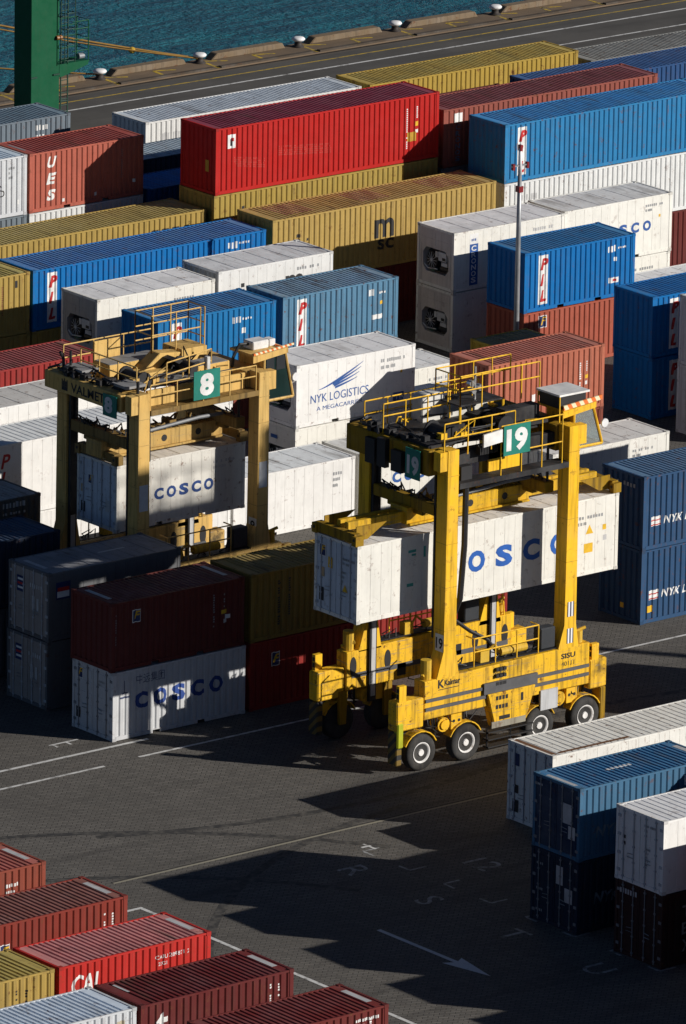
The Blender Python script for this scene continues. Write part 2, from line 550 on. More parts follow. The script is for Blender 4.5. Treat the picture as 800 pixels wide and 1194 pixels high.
def pil(c, x=.9, full=True):
    c.rect(x, x+.5, .27, 2.38, WH)
    for i, ch in enumerate('PIL'):
        c.text(ch, x+.1, 1.74-.68*i, .5, REDI, width={'P': .34, 'I': .12, 'L': .31}[ch], shear=.22, bold=2)
def flag_f(c, x, z, s=.42, face='F'):
    c.rect(x, x+s, z, z+s*1.25, WH, face, .004, 'logo_panel')
    c.rect(x+.03, x+s-.03, z+.03, z+s*1.25-.03, NAVY_INK, face, .006, 'logo_panel')
    c.text('F', x+.1, z+.12, s*.8, YEL, face, shear=.3, width=s*.45, lift=.009, name='logo')
def ids(c, col=WH, z=None, w=.95):
    z = c.H-.38 if z is None else z
    c.codes(c.L-.35-w, z, w, .11, 11, col, rows=2)
def roofmark(c, x, y=.55, w=.22, l=1.3, col=None):
    vs, fs = rects2d([(x, x+w, y, y+l)])
    c.mark('roof_marking', vs, fs, col or PALE, 'R')
def cosco(c, x, z, h, pitch, col=BLU):
    for i, ch in enumerate('COSCO'):
        c.text(ch, x+i*pitch, z, h, col, width=h*.98, bold=2)

def ROW(k): return -29.866 + 4.3787*k
GRP = 'containers stacked in rows on the terminal'

# linear base colours
RED = (.60, .018, .014); MAROON = (.17, .03, .026); OXIDE = (.34, .085, .055); ORANGE = (.60, .19, .115)
OCHRE = (.55, .38, .10); PBLUE = (.003, .20, .58); SKYB = (.10, .27, .46); NAVYB = (.035, .10, .22); DNAVY = (.02, .035, .07)
WHITE = (.80, .79, .76); CREAM = (.78, .765, .70); PGREY = (.56, .58, .60); GREYB = (.22, .27, .31); DGREY = (.13, .14, .155); CRED = (.64, .034, .026)
BROWN = (.06, .024, .022)

def cont(x0, row, z, L, H, col, label, **kw):
    kw.setdefault('group', GRP)
    return Cont(x0, ROW(row), z, L, H, col, label, **kw)
def base(x0, row, z, L, H, col, label, **kw):
    return cont(x0, row, z, L, H, col, label, **kw)

def build_containers():
    # ---------- red block in the bottom left corner, two high, front row first
    c = cont(-34.0, -3, S8, L20, S8, MAROON, 'maroon container whose roof corner just peeks in at the bottom edge of the photo')
    base(-34.0, -3, 0, L20, S8, OCHRE, 'ochre container directly beneath the maroon one peeking in at the bottom edge')
    c = cont(-33.35, -2, S8, L20, S8, (.19, .032, .028), 'dark red container at the bottom edge, rightmost of the red block')
    ids(c, WH); c.vcodes(L20-.75, 1.4, 2.3, .09, WH); roofmark(c, L20-.42)
    c.rect(.35, .5, 2.2, 2.5, PALE, name='worn_patch')
    base(-33.35, -2, 0, L20, S8, GREYB, 'grey blue container directly beneath the rightmost dark red one of the red block')
    c = cont(-33.65, -1, S8, L20, S8, (.16, .026, .025), 'maroon container with a white letter t, in front of the CAI container')
    c.text('t', .62, 1.35, .85, WH); c.vcodes(L20-.95, 1.3, 2.35, .1, WH); c.vcodes(L20-.6, 1.6, 2.3, .08, WH); roofmark(c, L20-.42); roofmark(c, .5, .3, .1, .8)
    base(-33.65, -1, 0, L20, S8, MAROON, 'maroon container directly beneath the one with the white letter t')
    c = cont(-39.85, -1, S8, L20, S8, PGREY, 'pale grey container with a dark dented roof at the bottom left corner', roof=(.42, .48, .55), rust=.5)
    c.rect(L20-.75, L20-.45, 1.7, 2.25, CR_PATCH, name='worn_patch')
    base(-39.85, -1, 0, L20, S8, OXIDE, 'brown red container directly beneath the pale grey one at the bottom left')
    c = cont(-33.5, 0, S8, L20, S8, CRED, 'bright red container lettered CAI with scorched roof end', roof=(.40, .16, .15), rust=.3)
    c.text('CAI', .5, 1.55, .62, WH, width=1.0, shear=.12)
    c.text('CAIU 284871 2', L20-2.2, 2.06, .13, WH, width=1.35, bold=False); c.text('22G1', L20-2.1, 1.84, .12, WH, bold=False); c.rect(L20-1.55, L20-1.3, 1.45, 1.6, WH, name='code_marking')
    vs, fs = rects2d([(.34, 1.5, .4, 1.2), (.5, 1.25, 1.2, 2.0)])
    roofmark(c, L20-.42)
    base(-33.5, 0, 0, L20, S8, MAROON, 'maroon container directly beneath the bright red CAI one')
    c = cont(-39.75, 0, S8, L20, S8, OCHRE, 'mustard yellow container end on to the red CAI one at the left edge', roof=(.33, .25, .07), rust=.55)
    c.vcodes(L20-1.5, 1.2, 2.2, .1, BLKI); c.vcodes(L20-1.1, 1.5, 2.2, .08, BLKI)
    base(-39.75, 0, 0, L20, S8, GREYB, 'grey blue container directly beneath the mustard yellow one at the left edge')
    c = cont(-33.45, 1, S8, L20, S8, (.30, .045, .03), 'dark red container with a blue and yellow F emblem, behind the CAI container', roof=(.18, .075, .06))
    flag_f(c, .95, 1.35); c.vcodes(L20-.95, 1.1, 2.2, .1, WH); c.vcodes(L20-.62, 1.5, 2.2, .1, WH); roofmark(c, L20-.42)
    base(-33.45, 1, 0, L20, S8, OCHRE, 'ochre container directly beneath the dark red one with the F emblem at left')
    c = cont(-33.5, 2, S8, L20, S8, (.33, .075, .045), 'rust red container, rearmost of the red block at the left edge', roof=(.30, .09, .07))
    c.codes(L20-1.6, 1.95, .55, .14, 5, WH, rows=3); c.rect(L20-.7, L20-.62, 1.5, 1.7, WH, name='code_marking'); roofmark(c, L20-.42)
    base(-33.5, 2, 0, L20, S8, MAROON, 'maroon container directly beneath the rearmost rust red one at the left edge')

    # ---------- right hand group
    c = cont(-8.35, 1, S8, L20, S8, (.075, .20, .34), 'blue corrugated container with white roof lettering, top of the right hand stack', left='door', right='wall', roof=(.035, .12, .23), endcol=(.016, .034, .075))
    c.text('NYK', .75, .72, .40, flat('shade_darkened_lettering', (.16, .20, .24), .7), shear=.2); c.codes(.2, 2.2, .3, .08, 6, WH, 'E'); c.rect(1.55, 2.0, 1.2, 1.9, PALE, 'E', name='sticker'); c.rect(1.85, 2.2, .7, 1.15, PALE, 'E', name='sticker')  # lettering darkened in its colour for the shade on this side
    vs, fs = illegible(1.3, .2, 7, c.rnd); c.mark('roof_marking', [(a+2.2, b+1.15) for a, b in vs], fs, WH, 'R'); roofmark(c, .08, .5, .2, 1.5); roofmark(c, L20-.35)
    c.rect(4.7, 5.5, 1.85, 2.2, WH, name='sticker')
    c = cont(-8.35, 1, 0, L20, S8, DNAVY, 'dark navy container on the ground beneath the blue one with white roof lettering', left='door', right='wall')
    c.text('NYK', .75, .95, .40, flat('shade_darkened_lettering', (.16, .20, .24), .7), shear=.2); c.rect(1.3, 1.65, 1.55, 2.2, PALE, 'E', name='sticker'); c.rect(1.75, 2.15, 1.0, 1.5, PALE, 'E', name='sticker')
    for z in (2.0, 1.1, .35): c.codes(.3, z, .35, .1, 4, GREYINK, 'E')
    c = cont(-8.35, 0, S8, L20, S8, WHITE, 'white container with rust flecked roof, frontmost of the right hand group', kind='reefer', left='door', right='wall', roof=(.55, .55, .55), roofkind='ribbed')
    c.text('NYK LINE', 1.25, .72, .55, BLKI, width=3.2); c.rect(.35, .5, 1.5, 1.62, BLKI, 'E', name='sticker'); c.rect(.35, .5, 1.28, 1.4, BLKI, 'E', name='sticker')
    c.codes(1.45, 2.15, .6, .1, 8, GREYINK, 'E', rows=2); c.codes(1.5, 1.35, .3, .08, 4, GREYINK, 'E', rows=5)
    c = cont(-8.35, 0, 0, L20, S8, BROWN, 'dark brown container on the ground beneath the frontmost white one at right', left='door', right='wall')
    c.codes(.25, 2.15, .9, .2, 7, PALE, 'E')
    for i, ch in enumerate('TEX'): c.text(ch, .9, 1.65-.6*i, .42, GREYINK)
    for k in (-1, -2, -3):
        n = {-1: 'first', -2: 'second', -3: 'third'}[k]
        c1 = cont(-8.35, k, S8, L20, S8, {-1: OXIDE, -2: NAVYB, -3: MAROON}[k], 'upper container of the %s stack beyond the frontmost white container at right' % n, left='door', right='wall')
        c2 = cont(-8.35, k, 0, L20, S8, MAROON, 'lower container of the %s stack beyond the frontmost white container at right' % n, left='door', right='wall')
    c = cont(-2.05, 3, 0, L40, HC, (.78, .77, .72), 'long white container with rust stained roof edge beside the straddle carrier wheels', kind='reefer', left='door', right='wall', roof=(.56, .54, .50), roofkind='ribbed', rust=.75)
    c.rect(.35, .62, 2.05, 2.5, NAVY_INK, 'E', name='sticker'); c.rect(.4, .6, 1.05, 1.35, BLKI, 'E', name='sticker'); c.rect(.3, .62, .35, .8, BLKI, 'E', name='sticker'); c.rect(.86, .96, 2.2, 2.35, GREYINK, 'E', name='sticker')
    roofmark(c, .03, .1, .3, 2.2, RUSTY()); roofmark(c, .5, 2.1, 3.2, .16, RUSTY()); roofmark(c, 8.0, .3, .25, .4, RUSTY())
    cont(-2.0, 2, 0, L20, HC, GREYB, 'grey blue container hidden between the blue stack and the rust stained white one', left='door', right='wall')
    cont(-2.15, 0, 0, L40, HC, MAROON, 'lower container of the tall stack behind the frontmost white one, out of the picture', left='door', right='wall')
    cont(-2.15, 0, HC, L40, HC, OXIDE, 'upper container of the tall stack behind the frontmost white one, out of the picture', left='door', right='wall')
    cont(16.6, 3, 0, L20, HC, GREYB, 'lower container of the stack beyond the right edge that shades the yard', left='door', right='wall')
    cont(16.6, 3, HC, L20, HC, OXIDE, 'upper container of the stack beyond the right edge that shades the yard', left='door', right='wall')

    # ---------- shaded row in front of straddle carrier 8
    c = cont(-7.9, 7, 0, L20, S8, (.55, .56, .57), 'light grey COSCO container on the ground with Chinese characters, half in shadow', left='door', right='wall', rust=.2)
    cosco(c, 1.02, 1.05, .62, .85, flat('cosco_dark_blue', (.02, .06, .26), .55))
    c.text('中远集团', 1.1, 1.98, .36, GREYBL, width=1.25, bold=False)
    vs, fs = rects2d([(.55, .58, 1.75, 2.2), (.45, .68, 1.72, 1.77), (.35, .8, 1.55, 1.62)]); c.mark('logo', vs, fs, GREYBL, 'F')
    flag_f(c, .3, 1.95, .34, 'E'); c.rect(.25, .5, .45, .85, BLKI, 'E', name='sticker')
    c.codes(1.5, 2.05, .6, .08, 8, GREYINK, 'E', rows=2)
    c = cont(-7.95, 7, S8, L20, S8, (.17, .035, .03), 'dark maroon container with a small F emblem on top of the grey COSCO one', roof=(.13, .04, .035))
    flag_f(c, .95, 1.72, .38); c.vcodes(.2, 1.0, 2.2, .05, GREYINK); c.vcodes(L20-1.4, .9, 2.2, .06, GREYINK); c.vcodes(L20-.95, 1.6, 2.2, .06, GREYINK)
    c.rect(L20-1.05, L20-.8, 1.35, 1.5, YEL, name='sticker'); c.rect(L20-.85, L20-.65, 1.15, 1.3, WH, name='sticker'); c.rect(L20-.95, L20-.8, 1.0, 1.15, PALE, name='sticker')
    roofmark(c, .3, .4, .2, 1.4); roofmark(c, L20-.5, .4, .2, 1.4)
    c = cont(-1.65, 7, 0, L40, S8, (.36, .035, .028), 'long dark red container on the ground right of the grey COSCO one', right='wall')
    flag_f(c, 1.0, 1.55, .42)
    c = cont(-1.65, 7, S8, L40, S8, (.33, .22, .05), 'long olive ochre container on top of the long dark red one', roof=(.20, .15, .05))
    c.vcodes(1.25, .5, 2.35, .16, BLKI); c.vcodes(1.75, .8, 2.3, .1, BLKI)
    for z, w in ((0, 'lower'), (HC, 'upper')):
        c = cont(17.1, 7, z, L40, HC, NAVYB, '%s navy blue container with a white NYK LINE mark, at the right edge' % w, right='wall', roof=(.085, .15, .235), rust=.45)
        for i in range(4): c.rect(.42+.0*i, .9, .92+.09*i, .965+.09*i, REDI if i % 2 == 0 else WH, name='logo')
        c.rect(.42, .9, .9, 1.27, WH, lift=.003, name='logo_panel')
        c.text('NYK LINE', 1.05, .92, .30, WH, width=1.9, shear=.3)
        if z: c.codes(.5, 2.35, 1.5, .17, 8, GREYINK, 'E')
        else: c.rect(.35, .62, .42, .68, YEL, name='sticker'); c.rect(1.25, 1.45, .45, .65, YEL, 'E', name='sticker')
    # row 8
    for z, w, r in ((0, 'lower', S8), (S8, 'upper', S8)):
        c = cont(-7.55, 8, z, L20, S8, (.17, .175, .185), '%s dark grey container with a striped emblem on its doors, left of the COSCO stack' % w, kind='reefer', left='door', right='wall', roof=(.16, .165, .175), endcol=(.30, .27, .25))
        c.rect(.5, .95, 1.55, 2.15, NAVY_INK, 'E', name='logo_panel')
        for i in range(3): c.rect(.56, .92, 1.66+.16*i, 1.74+.16*i, WH if i != 1 else REDI, 'E', .006, 'logo')
        c.codes(1.3, 1.85, .75, .17, 6, PALE, 'E'); c.rect(1.42, 1.58, 1.0, 1.55, PALE, 'E', name='sticker'); c.rect(1.7, 1.82, 1.0, 1.5, PALE, 'E', name='sticker')
        if z:
            c.rect(.35, 1.0, 1.55, 2.2, NAVY_INK, name='logo_panel'); c.rect(.4, .95, 1.62, 1.85, WH, lift=.006, name='logo'); c.rect(.42, .95, 1.85, 2.0, REDI, lift=.006, name='logo')
            c.codes(4.25, 1.5, 1.1, .3, 7, WH)
            roofmark(c, .35, .4, .18, 1.3); roofmark(c, 3.2, 1.1, 1.2, .12)
    cont(26.7, 8, 0, L20, S8, OXIDE, 'lower container of the stack hidden beyond the navy NYK LINE stack at the right edge')
    cont(26.7, 8, S8, L20, HC, PBLUE, 'upper container of the stack hidden beyond the navy NYK LINE stack at the right edge')
    # row 9, 10
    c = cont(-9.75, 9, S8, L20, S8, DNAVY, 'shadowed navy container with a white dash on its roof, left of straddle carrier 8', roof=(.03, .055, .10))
    vs, fs = illegible(1.25, .13, 3, c.rnd); roofmark(c, 2.4, 1.1, 1.2, .12, WH)
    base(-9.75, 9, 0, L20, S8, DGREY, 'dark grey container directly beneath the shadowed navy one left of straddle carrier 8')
    c = cont(-7.35, 10, S8, L20, S8, (.17, .16, .14), 'dark grey brown container with pale codes before the long white PIL one', roof=(.27, .27, .26), rust=.7)
    c.codes(4.3, 2.2, 1.1, .24, 7, PALE); c.codes(4.3, 1.95, 1.1, .1, 9, PALE)
    base(-7.35, 10, 0, L20, S8, MAROON, 'maroon container directly beneath the dark grey brown one with pale codes')
    c = cont(23.8, 10, 0, L20, S8, (.77, .76, .71), 'white container behind the cab of straddle carrier 19, mostly shaded', kind='reefer', left='door', right='wall', roof=(.50, .50, .48))
    c.codes(L20-1.9, 2.0, 1.2, .12, 11, GREYINK, rows=2)
    # row 11
    c = cont(-.95, 11, HC, L40, HC, WHITE, 'long white container with red italic letters behind straddle carrier 8', kind='reefer', left='unit', right='door', roof=(.53, .55, .55), roofkind='ribbed')
    for i, ch in enumerate('PIL'): c.text(ch, 1.05, 1.95-.68*i, .56, REDI, width={'P': .36, 'I': .11, 'L': .32}[ch], shear=.22)
    base(-.95, 11, 0, L40, HC, WHITE, 'long white container on the ground beneath the one with red italic letters', kind='reefer', left='unit', right='door')
    c = cont(11.35, 11, 0, L20, S8, WHITE, 'bright white container on the ground between the two straddle carriers', kind='reefer', left='unit', right='door', roof=(.52, .54, .55))
    c.codes(L20-1.1, 1.95, .6, .14, 5, GREYINK, rows=3)
    c = cont(17.65, 11, 0, L20, S8, CREAM, 'white COSCO container seen through the legs of straddle carrier 19', kind='reefer', left='unit', right='door', roof=(.52, .52, .5))
    cosco(c, 1.65, 1.15, .46, .61, BLU)
    base(24.1, 11, 0, L20, S8, OXIDE, 'container on the ground hidden directly beneath the orange brown one')
    c = cont(24.1, 11, S8, L20, S8, ORANGE, 'orange brown container right behind the railings of straddle carrier 19', roof=(.36, .13, .095), rust=.3)
    c.vcodes(L20-1.3, .4, 2.1, .09, WH); c.vcodes(L20-.95, 1.6, 2.1, .07, WH); c.rect(L20-1.0, L20-.82, 1.3, 1.45, YEL, name='sticker'); c.rect(L20-1.0, L20-.85, 1.05, 1.2, WH, name='sticker'); c.rect(2.3, 2.5, .75, 1.05, WH, name='sticker')
    for z, w in ((0, 'lower'), (HC, 'upper')):
        cont(36.2, 11, z, L40, HC, PGREY, '%s pale grey container cut by the right edge, beside the blue PIL stack' % w, right='door')
    # row 12
    c = cont(-.7, 12, HC, L40, HC, WHITE, 'long white container with a plain grey roof, under the dark red one at left', kind='reefer', left='unit', right='door', roof=(.40, .39, .37))
    base(-.7, 12, 0, L40, HC, WHITE, 'long white container hidden directly beneath the one with the plain grey roof', kind='reefer', left='unit', right='door')
    c = cont(17.9, 12, S8, L20, S8, WHITE, 'white container lettered NYK LOGISTICS with a wing emblem', kind='reefer', left='unit', right='door', roof=(.55, .57, .58))
    c.text('NYK LOGISTICS', .74, .92, .34, BLU, width=2.95, bold=False); c.text('A MEGACARRIER', 1.05, .58, .17, BLU, width=2.35, bold=False)
    for k in range(4):
        V = []; n = 14
        for t in range(n+1):
            u = t/n
            V.append((1.15+u*2.25-.1*k, 1.42+.85*u**1.7-.17*k*(.3+u)*.9+.05*math.sin(u*PI)))
        top = [(x, z+.02+.075*math.sin(PI*min(1, (i/n)*1.02))) for i, (x, z) in enumerate(V)]
        if k: V = V[n//3+k:]; top = top[n//3+k:]
        pts = V+top; m_ = len(V)
        c.mark('logo', pts, [(i, i+1, m_+i+1, m_+i) for i in range(m_-1)], BLU, 'F')
    c.rect(4.95, 5.5, .35, .72, BLU, name='marking_panel'); c.text('TIR', 5.05, .42, .22, WH, bold=False, lift=.009)
    c.codes(L20-1.75, 2.05, 1.25, .16, 12, GREYINK, rows=2); c.rect(L20-.75, L20-.65, 1.5, 1.62, YEL, name='sticker')
    c = cont(17.9, 12, 0, L20, S8, CREAM, 'cream container on the ground beneath the NYK LOGISTICS one', kind='reefer', left='unit', right='door')
    c.rect(.9, 1.3, 1.95, 2.1, BLU, 'E', lift=.02, name='sticker')
    cont(24.25, 12, 0, L20, S8, WHITE, 'white container on the ground whose shaded roof shows left of the orange brown one', kind='reefer', left='unit', right='door', roof=(.6, .62, .63))
    for z, w in ((0, 'lower'), (S8, 'upper')):
        c = cont(36.5, 12, z, L20, S8, PBLUE, '%s container of the blue PIL stack at the right edge' % w, right='door', roof=(.02, .13, .33))
        pil(c, .95)
    # row 13
    base(-4.6+0, 13, 0, L20, HC, PGREY, 'pale container hidden directly beneath the short dark red one at left', kind='reefer') if False else None
    c = cont(5.42, 13, HC, L20, HC, (.42, .045, .04), 'short dark red container at left behind the rails of straddle carrier 8', roof=(.24, .07, .065))
    base(5.42, 13, 0, L20, HC, GREYB, 'grey blue container hidden directly beneath the short dark red one at left')
    c = cont(23.8, 13, 0, L20, S8, CREAM, 'cream container on the ground between the NYK LOGISTICS and orange brown ones', kind='reefer', left='unit', right='door', roof=(.55, .56, .54))
    c.codes(L20-1.5, 1.95, 1.1, .13, 9, GREYINK)
    c = cont(32.5, 13, 0, 2.991, S8, (.62, .42, .05), 'small mustard container on the ground at the foot of the lamp mast', roof=(.14, .14, .08))
    # row 14
    c = cont(36.85, 13.95, S8, L20, S8, PBLUE, 'bright blue PIL container right of the lamp mast', roof=(.04, .15, .30))
    pil(c, .78); c.codes(L20-1.5, 1.95, .5, .3, 3, WH); c.codes(L20-.95, 2.05, .5, .1, 4, WH); c.rect(L20-1.15, L20-1.0, 1.55, 1.72, WH, name='sticker'); c.rect(L20-1.4, L20-.85, .62, .85, WH, name='sticker'); c.rect(L20-1.2, L20-1.0, .68, .78, REDI, lift=.009, name='sticker')
    c = cont(36.85, 13.95, 0, L20, S8, (.52, .13, .08), 'rust red container on the ground beneath the blue PIL one right of the lamp mast')
    flag_f(c, .85, 1.85, .42)
    cont(43.15, 14, 0, L20, S8, WHITE, 'white container on the ground whose roof shows right of the bright blue PIL one', kind='reefer', roof=(.55, .56, .56))
    c = cont(17.6, 13.95, S8, L20, S8, (.01, .22, .54), 'blue container with a PIL panel behind the cage of straddle carrier 8', roof=(.06, .17, .34))
    pil(c, .72); c.codes(L20-2.2, 1.9, .45, .3, 3, WH); c.codes(L20-1.7, 2.0, .5, .1, 4, WH); c.rect(L20-1.75, L20-1.55, 1.45, 1.68, WH, name='sticker')
    base(17.6, 13.95, 0, L20, S8, OXIDE, 'container on the ground hidden beneath the blue one behind the cage of straddle carrier 8')
    c = cont(24.1, 13.97, S8, L20, S8, (.13, .30, .46), 'pale faded blue PIL container with rusty roof above the NYK LOGISTICS one', roof=(.16, .24, .32), rust=.75)
    pil(c, .75); c.codes(L20-1.55, 1.95, .5, .3, 3, WH); c.codes(L20-1.0, 2.0, .5, .1, 4, WH); c.rect(L20-1.35, L20-.8, .95, 1.15, WH, name='sticker'); c.rect(L20-.95, L20-.8, 1.55, 1.7, YEL, name='sticker')
    base(24.1, 13.97, 0, L20, S8, MAROON, 'container on the ground hidden beneath the pale faded blue PIL one')
    # row 15
    for z, w in ((0, 'lower'), (S8, 'upper')):
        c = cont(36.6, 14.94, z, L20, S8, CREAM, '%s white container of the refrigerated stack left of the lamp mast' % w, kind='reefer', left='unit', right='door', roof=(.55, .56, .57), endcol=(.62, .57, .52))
        if z:
            c.rect(.88, 1.34, 1.98, 2.42, WH); c.rect(.88, 1.34, .2, 1.98, BLU)
            for i, ch in enumerate('CRONOS'): c.text(ch, .97, 1.68-.275*i, .23, WH, width=.26, lift=.009)
            c.codes(.97, 2.1, .28, .12, 3, BLU)
            c.codes(L20-1.7, 2.05, 1.1, .16, 9, PALE, rows=2)
    c = cont(42.85, 15, S8, L20, S8, CREAM, 'cream COSCO container behind the bright blue PIL one, upper right', kind='reefer', left='unit', right='door', roof=(.50, .50, .49))
    cosco(c, 1.75, 1.08, .46, .67, BLU); c.codes(L20-1.5, 2.12, 1.0, .12, 9, GREYINK, rows=2); c.rect(L20-.75, L20-.65, 1.6, 1.72, YEL, name='sticker')
    c = cont(42.85, 15, 0, L20, S8, CREAM, 'cream container on the ground beneath the COSCO one at upper right', kind='reefer', left='unit', right='door')
    c.codes(L20-2.1, 1.95, 1.2, .13, 9, GREYINK)
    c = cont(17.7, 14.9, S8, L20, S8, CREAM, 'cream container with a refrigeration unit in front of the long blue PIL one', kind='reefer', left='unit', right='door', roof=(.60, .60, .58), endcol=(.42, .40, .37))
    c.codes(L20-2.1, 1.95, 1.2, .13, 9, GREYINK)
    base(17.7, 14.9, 0, L20, S8, CREAM, 'container on the ground hidden beneath the cream one before the long blue PIL one', kind='reefer', left='unit', right='door')
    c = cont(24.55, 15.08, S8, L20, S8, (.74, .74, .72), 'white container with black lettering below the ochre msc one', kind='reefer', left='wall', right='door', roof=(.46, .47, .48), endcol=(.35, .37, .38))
    c.text('m', 3.55, 1.15, .75, BLKI, width=.95); c.text('sc', 3.65, .6, .45, BLKI, width=.75)
    for i in range(4): c.rect(1.2, 1.38, 1.75-.25*i, 1.92-.25*i, BLKI, name='code_marking')
    for i in range(4): c.rect(1.7, 1.82, 1.55-.22*i, 1.66-.22*i, BLKI, name='code_marking')
    c.codes(L20-1.9, 2.05, 1.2, .14, 9, GREYINK)
    base(24.55, 15.08, 0, L20, S8, CREAM, 'container on the ground hidden beneath the white one with black lettering', kind='reefer', left='unit', right='door')
    # row 16
    c = cont(18.4, 16.11, S8, L40, S8, PBLUE, 'long blue container with a tall PIL panel, in front of the long ochre ones', roof=(.06, .15, .33))
    pil(c, .75); c.codes(L40-2.0, 2.0, .55, .3, 3, WH); c.codes(L40-1.4, 2.15, .6, .1, 4, WH)
    base(18.4, 16.11, 0, L40, S8, OCHRE, 'ochre container on the ground beneath the long blue one with the tall PIL panel')
    c = cont(12.2, 16.10, S8, L20, S8, OCHRE, 'short ochre container at the left edge end on to the long blue PIL one', roof=(.33, .27, .09), rust=.5)
    c.rect(L20-.75, L20-.6, 2.0, 2.3, BLKI, name='code_marking'); c.vcodes(L20-1.4, .9, 2.2, .08, OXI)
    base(12.2, 16.10, 0, L20, S8, OCHRE, 'ochre container on the ground beneath the short ochre one at the left edge')
    c = cont(31.0, 16.12, S8, L40, HC, (.60, .41, .12), 'long ochre container with a big black msc mark', roof=(.34, .235, .085), rust=.4)
    c.text('m', 5.55, 1.3, .82, BLKI, width=1.05); c.text('sc', 5.7, .78, .46, BLKI, width=.9)
    for i in range(4): c.rect(1.3, 1.5, 1.95-.23*i, 2.1-.23*i, BLKI, name='code_marking')
    for i in range(3): c.rect(1.85, 1.97, 1.75-.2*i, 1.86-.2*i, BLKI, name='code_marking')
    c.rect(L40-1.45, L40-1.2, 1.1, 1.35, YEL, name='sticker')
    # old red primer showing through the ochre on the roof panels
    for xx in (1.0, 5.1, 9.2):
        r = []
        for i in range(6):
            for j in range(9): r.append((xx+i*.27+.02*j, xx+.14+i*.27+.02*j, .42+j*.17, .53+j*.17))
        vs, fs = rects2d(r); tag(c.mark('paint_pattern', vs, fs, PRIMER, 'R', .006), kind='stuff')
    c = cont(31.0, 16.12, 0, L40, S8, (.18, .028, .025), 'long dark maroon container on the ground beneath the ochre msc one', right='wall')
    c = cont(43.85, 16.18, 2*S8, L40, S8, (.03, .26, .56), 'long bright blue container on top at upper right, behind the lamp mast top', roof=(.05, .20, .42), rust=.45)
    pil(c, .72)
    c = cont(43.85, 16.18, S8, L40, S8, (.70, .71, .70), 'long white ribbed container beneath the long bright blue one at upper right', right='wall')
    c.codes(1.0, 1.7, .9, .3, 7, PALE)
    cont(43.85, 16.18, 0, L40, S8, MAROON, 'long maroon container on the ground beneath the long white ribbed one', right='wall')
    # row 17
    c = cont(18.5, 17.07, S8, L40, S8, OCHRE, 'long ochre container at left behind the long blue PIL one', roof=(.30, .24, .09), rust=.4)
    c.vcodes(L40-.9, 1.6, 2.25, .07, BLKI)
    for i in range(3): c.rect(L40-2.9+.55*i, L40-2.5+.55*i, 1.75+.0*i, 2.05, BLKI, name='code_marking')
    base(18.5, 17.07, 0, L40, S8, MAROON, 'maroon container on the ground beneath the long ochre one at left')
    c = cont(30.86, 16.98, 2*HC, L40, HC, RED, 'long bright red container with a white square sticker, on top', roof=(.17, .035, .055), rust=.12, dirt=.15)
    c.rect(.65, 1.1, 1.95, 2.55, WH, name='sticker'); c.rect(.8, .9, 2.05, 2.35, BLKI, lift=.008, name='sticker'); c.rect(.85, .98, 2.25, 2.4, REDI, lift=.008, name='sticker')
    c.vcodes(L40-1.8, .6, 2.45, .1, WH); c.vcodes(L40-1.25, 1.9, 2.5, .1, WH); c.rect(L40-1.3, L40-1.12, 1.55, 1.75, YEL, name='sticker'); c.rect(L40-1.3, L40-1.12, 1.25, 1.4, WH, name='sticker'); c.rect(L40-1.75, L40-1.25, .9, 1.3, YEL2, name='sticker')
    c.rect(1.72, 1.95, .95, 1.45, YEL2, 'E', name='sticker')
    for xx, zz, ww in ((1.0, 1.2, 1.7), (3.4, 1.35, 2.9)):
        tag(c.mark('scuff_pattern', *hatch(c.rnd, xx, zz, ww, .55), SCUFF, 'F', .004), kind='stuff')
    c = cont(30.86, 16.98, HC, L40, HC, (.52, .37, .085), 'long ochre container directly beneath the bright red one', right='wall')
    for i in range(3): c.rect(1.5, 1.68, 2.1-.22*i, 2.24-.22*i, BLKI, name='code_marking')
    base(30.86, 16.98, 0, L40, HC, OXIDE, 'container on the ground beneath the long ochre one that carries the bright red one')
    c = cont(43.45, 17.02, 2*S8, L40, S8, (.40, .115, .085), 'long faded maroon container with a vertical CRONOS mark, right of the bright red one', roof=(.17, .055, .06), rust=.5)
    c.rect(.62, 1.1, 1.95, 2.35, WH)
    for i, ch in enumerate('CRONOS'): c.text(ch, .7, 1.62-.28*i, .22, flat('blue_worn', (.12, .16, .25), .6), width=.26)
    base(43.45, 17.02, S8, L40, S8, GREYB, 'grey container hidden directly beneath the faded maroon CRONOS one')
    base(43.45, 17.02, 0, L40, S8, MAROON, 'container on the ground beneath the faded maroon CRONOS one')
    # row 18
    c = cont(18.25, 18, 5.02, L20, S8, (.58, .60, .62), 'light grey container with black letters K and D at the left edge', roof=(.40, .47, .53))
    c.text('K', L20-1.72, 1.35, .42, BLKI, width=.42); c.text('D', L20-1.5, .92, .3, BLKI, width=.34, bold=False)
    c.codes(L20-.95, 2.05, .35, .12, 3, GREYINK, rows=3); c.rect(L20-.5, L20-.4, .5, .7, WH, name='sticker')
    base(18.25, 18, 2.51, L20, 2.51, GREYB, 'grey container directly beneath the light grey one with letters K and D')
    base(18.25, 18, 0, L20, 2.51, MAROON, 'container on the ground beneath the stack with letters K and D')
    c = cont(24.45, 18, 5.02, L20, S8, (.57, .15, .10), 'brick red container with white letters U E S, half in shadow', roof=(.24, .055, .045))
    for i, ch in enumerate('UES'): c.text(ch, .9, 1.84-.71*i, .48, WH, width=.42, shear=.28, bold=2)
    c.rect(L20-.55, L20-.42, .6, .75, WH, name='sticker'); c.rect(1.75, 1.9, .28, .42, WH, name='sticker'); c.rect(3.45, 3.6, .3, .45, WH, name='sticker'); c.vcodes(L20-1.15, .9, 2.2, .05, GREYINK)
    roofmark(c, .25, .5, .12, 1.2, GREYINK)
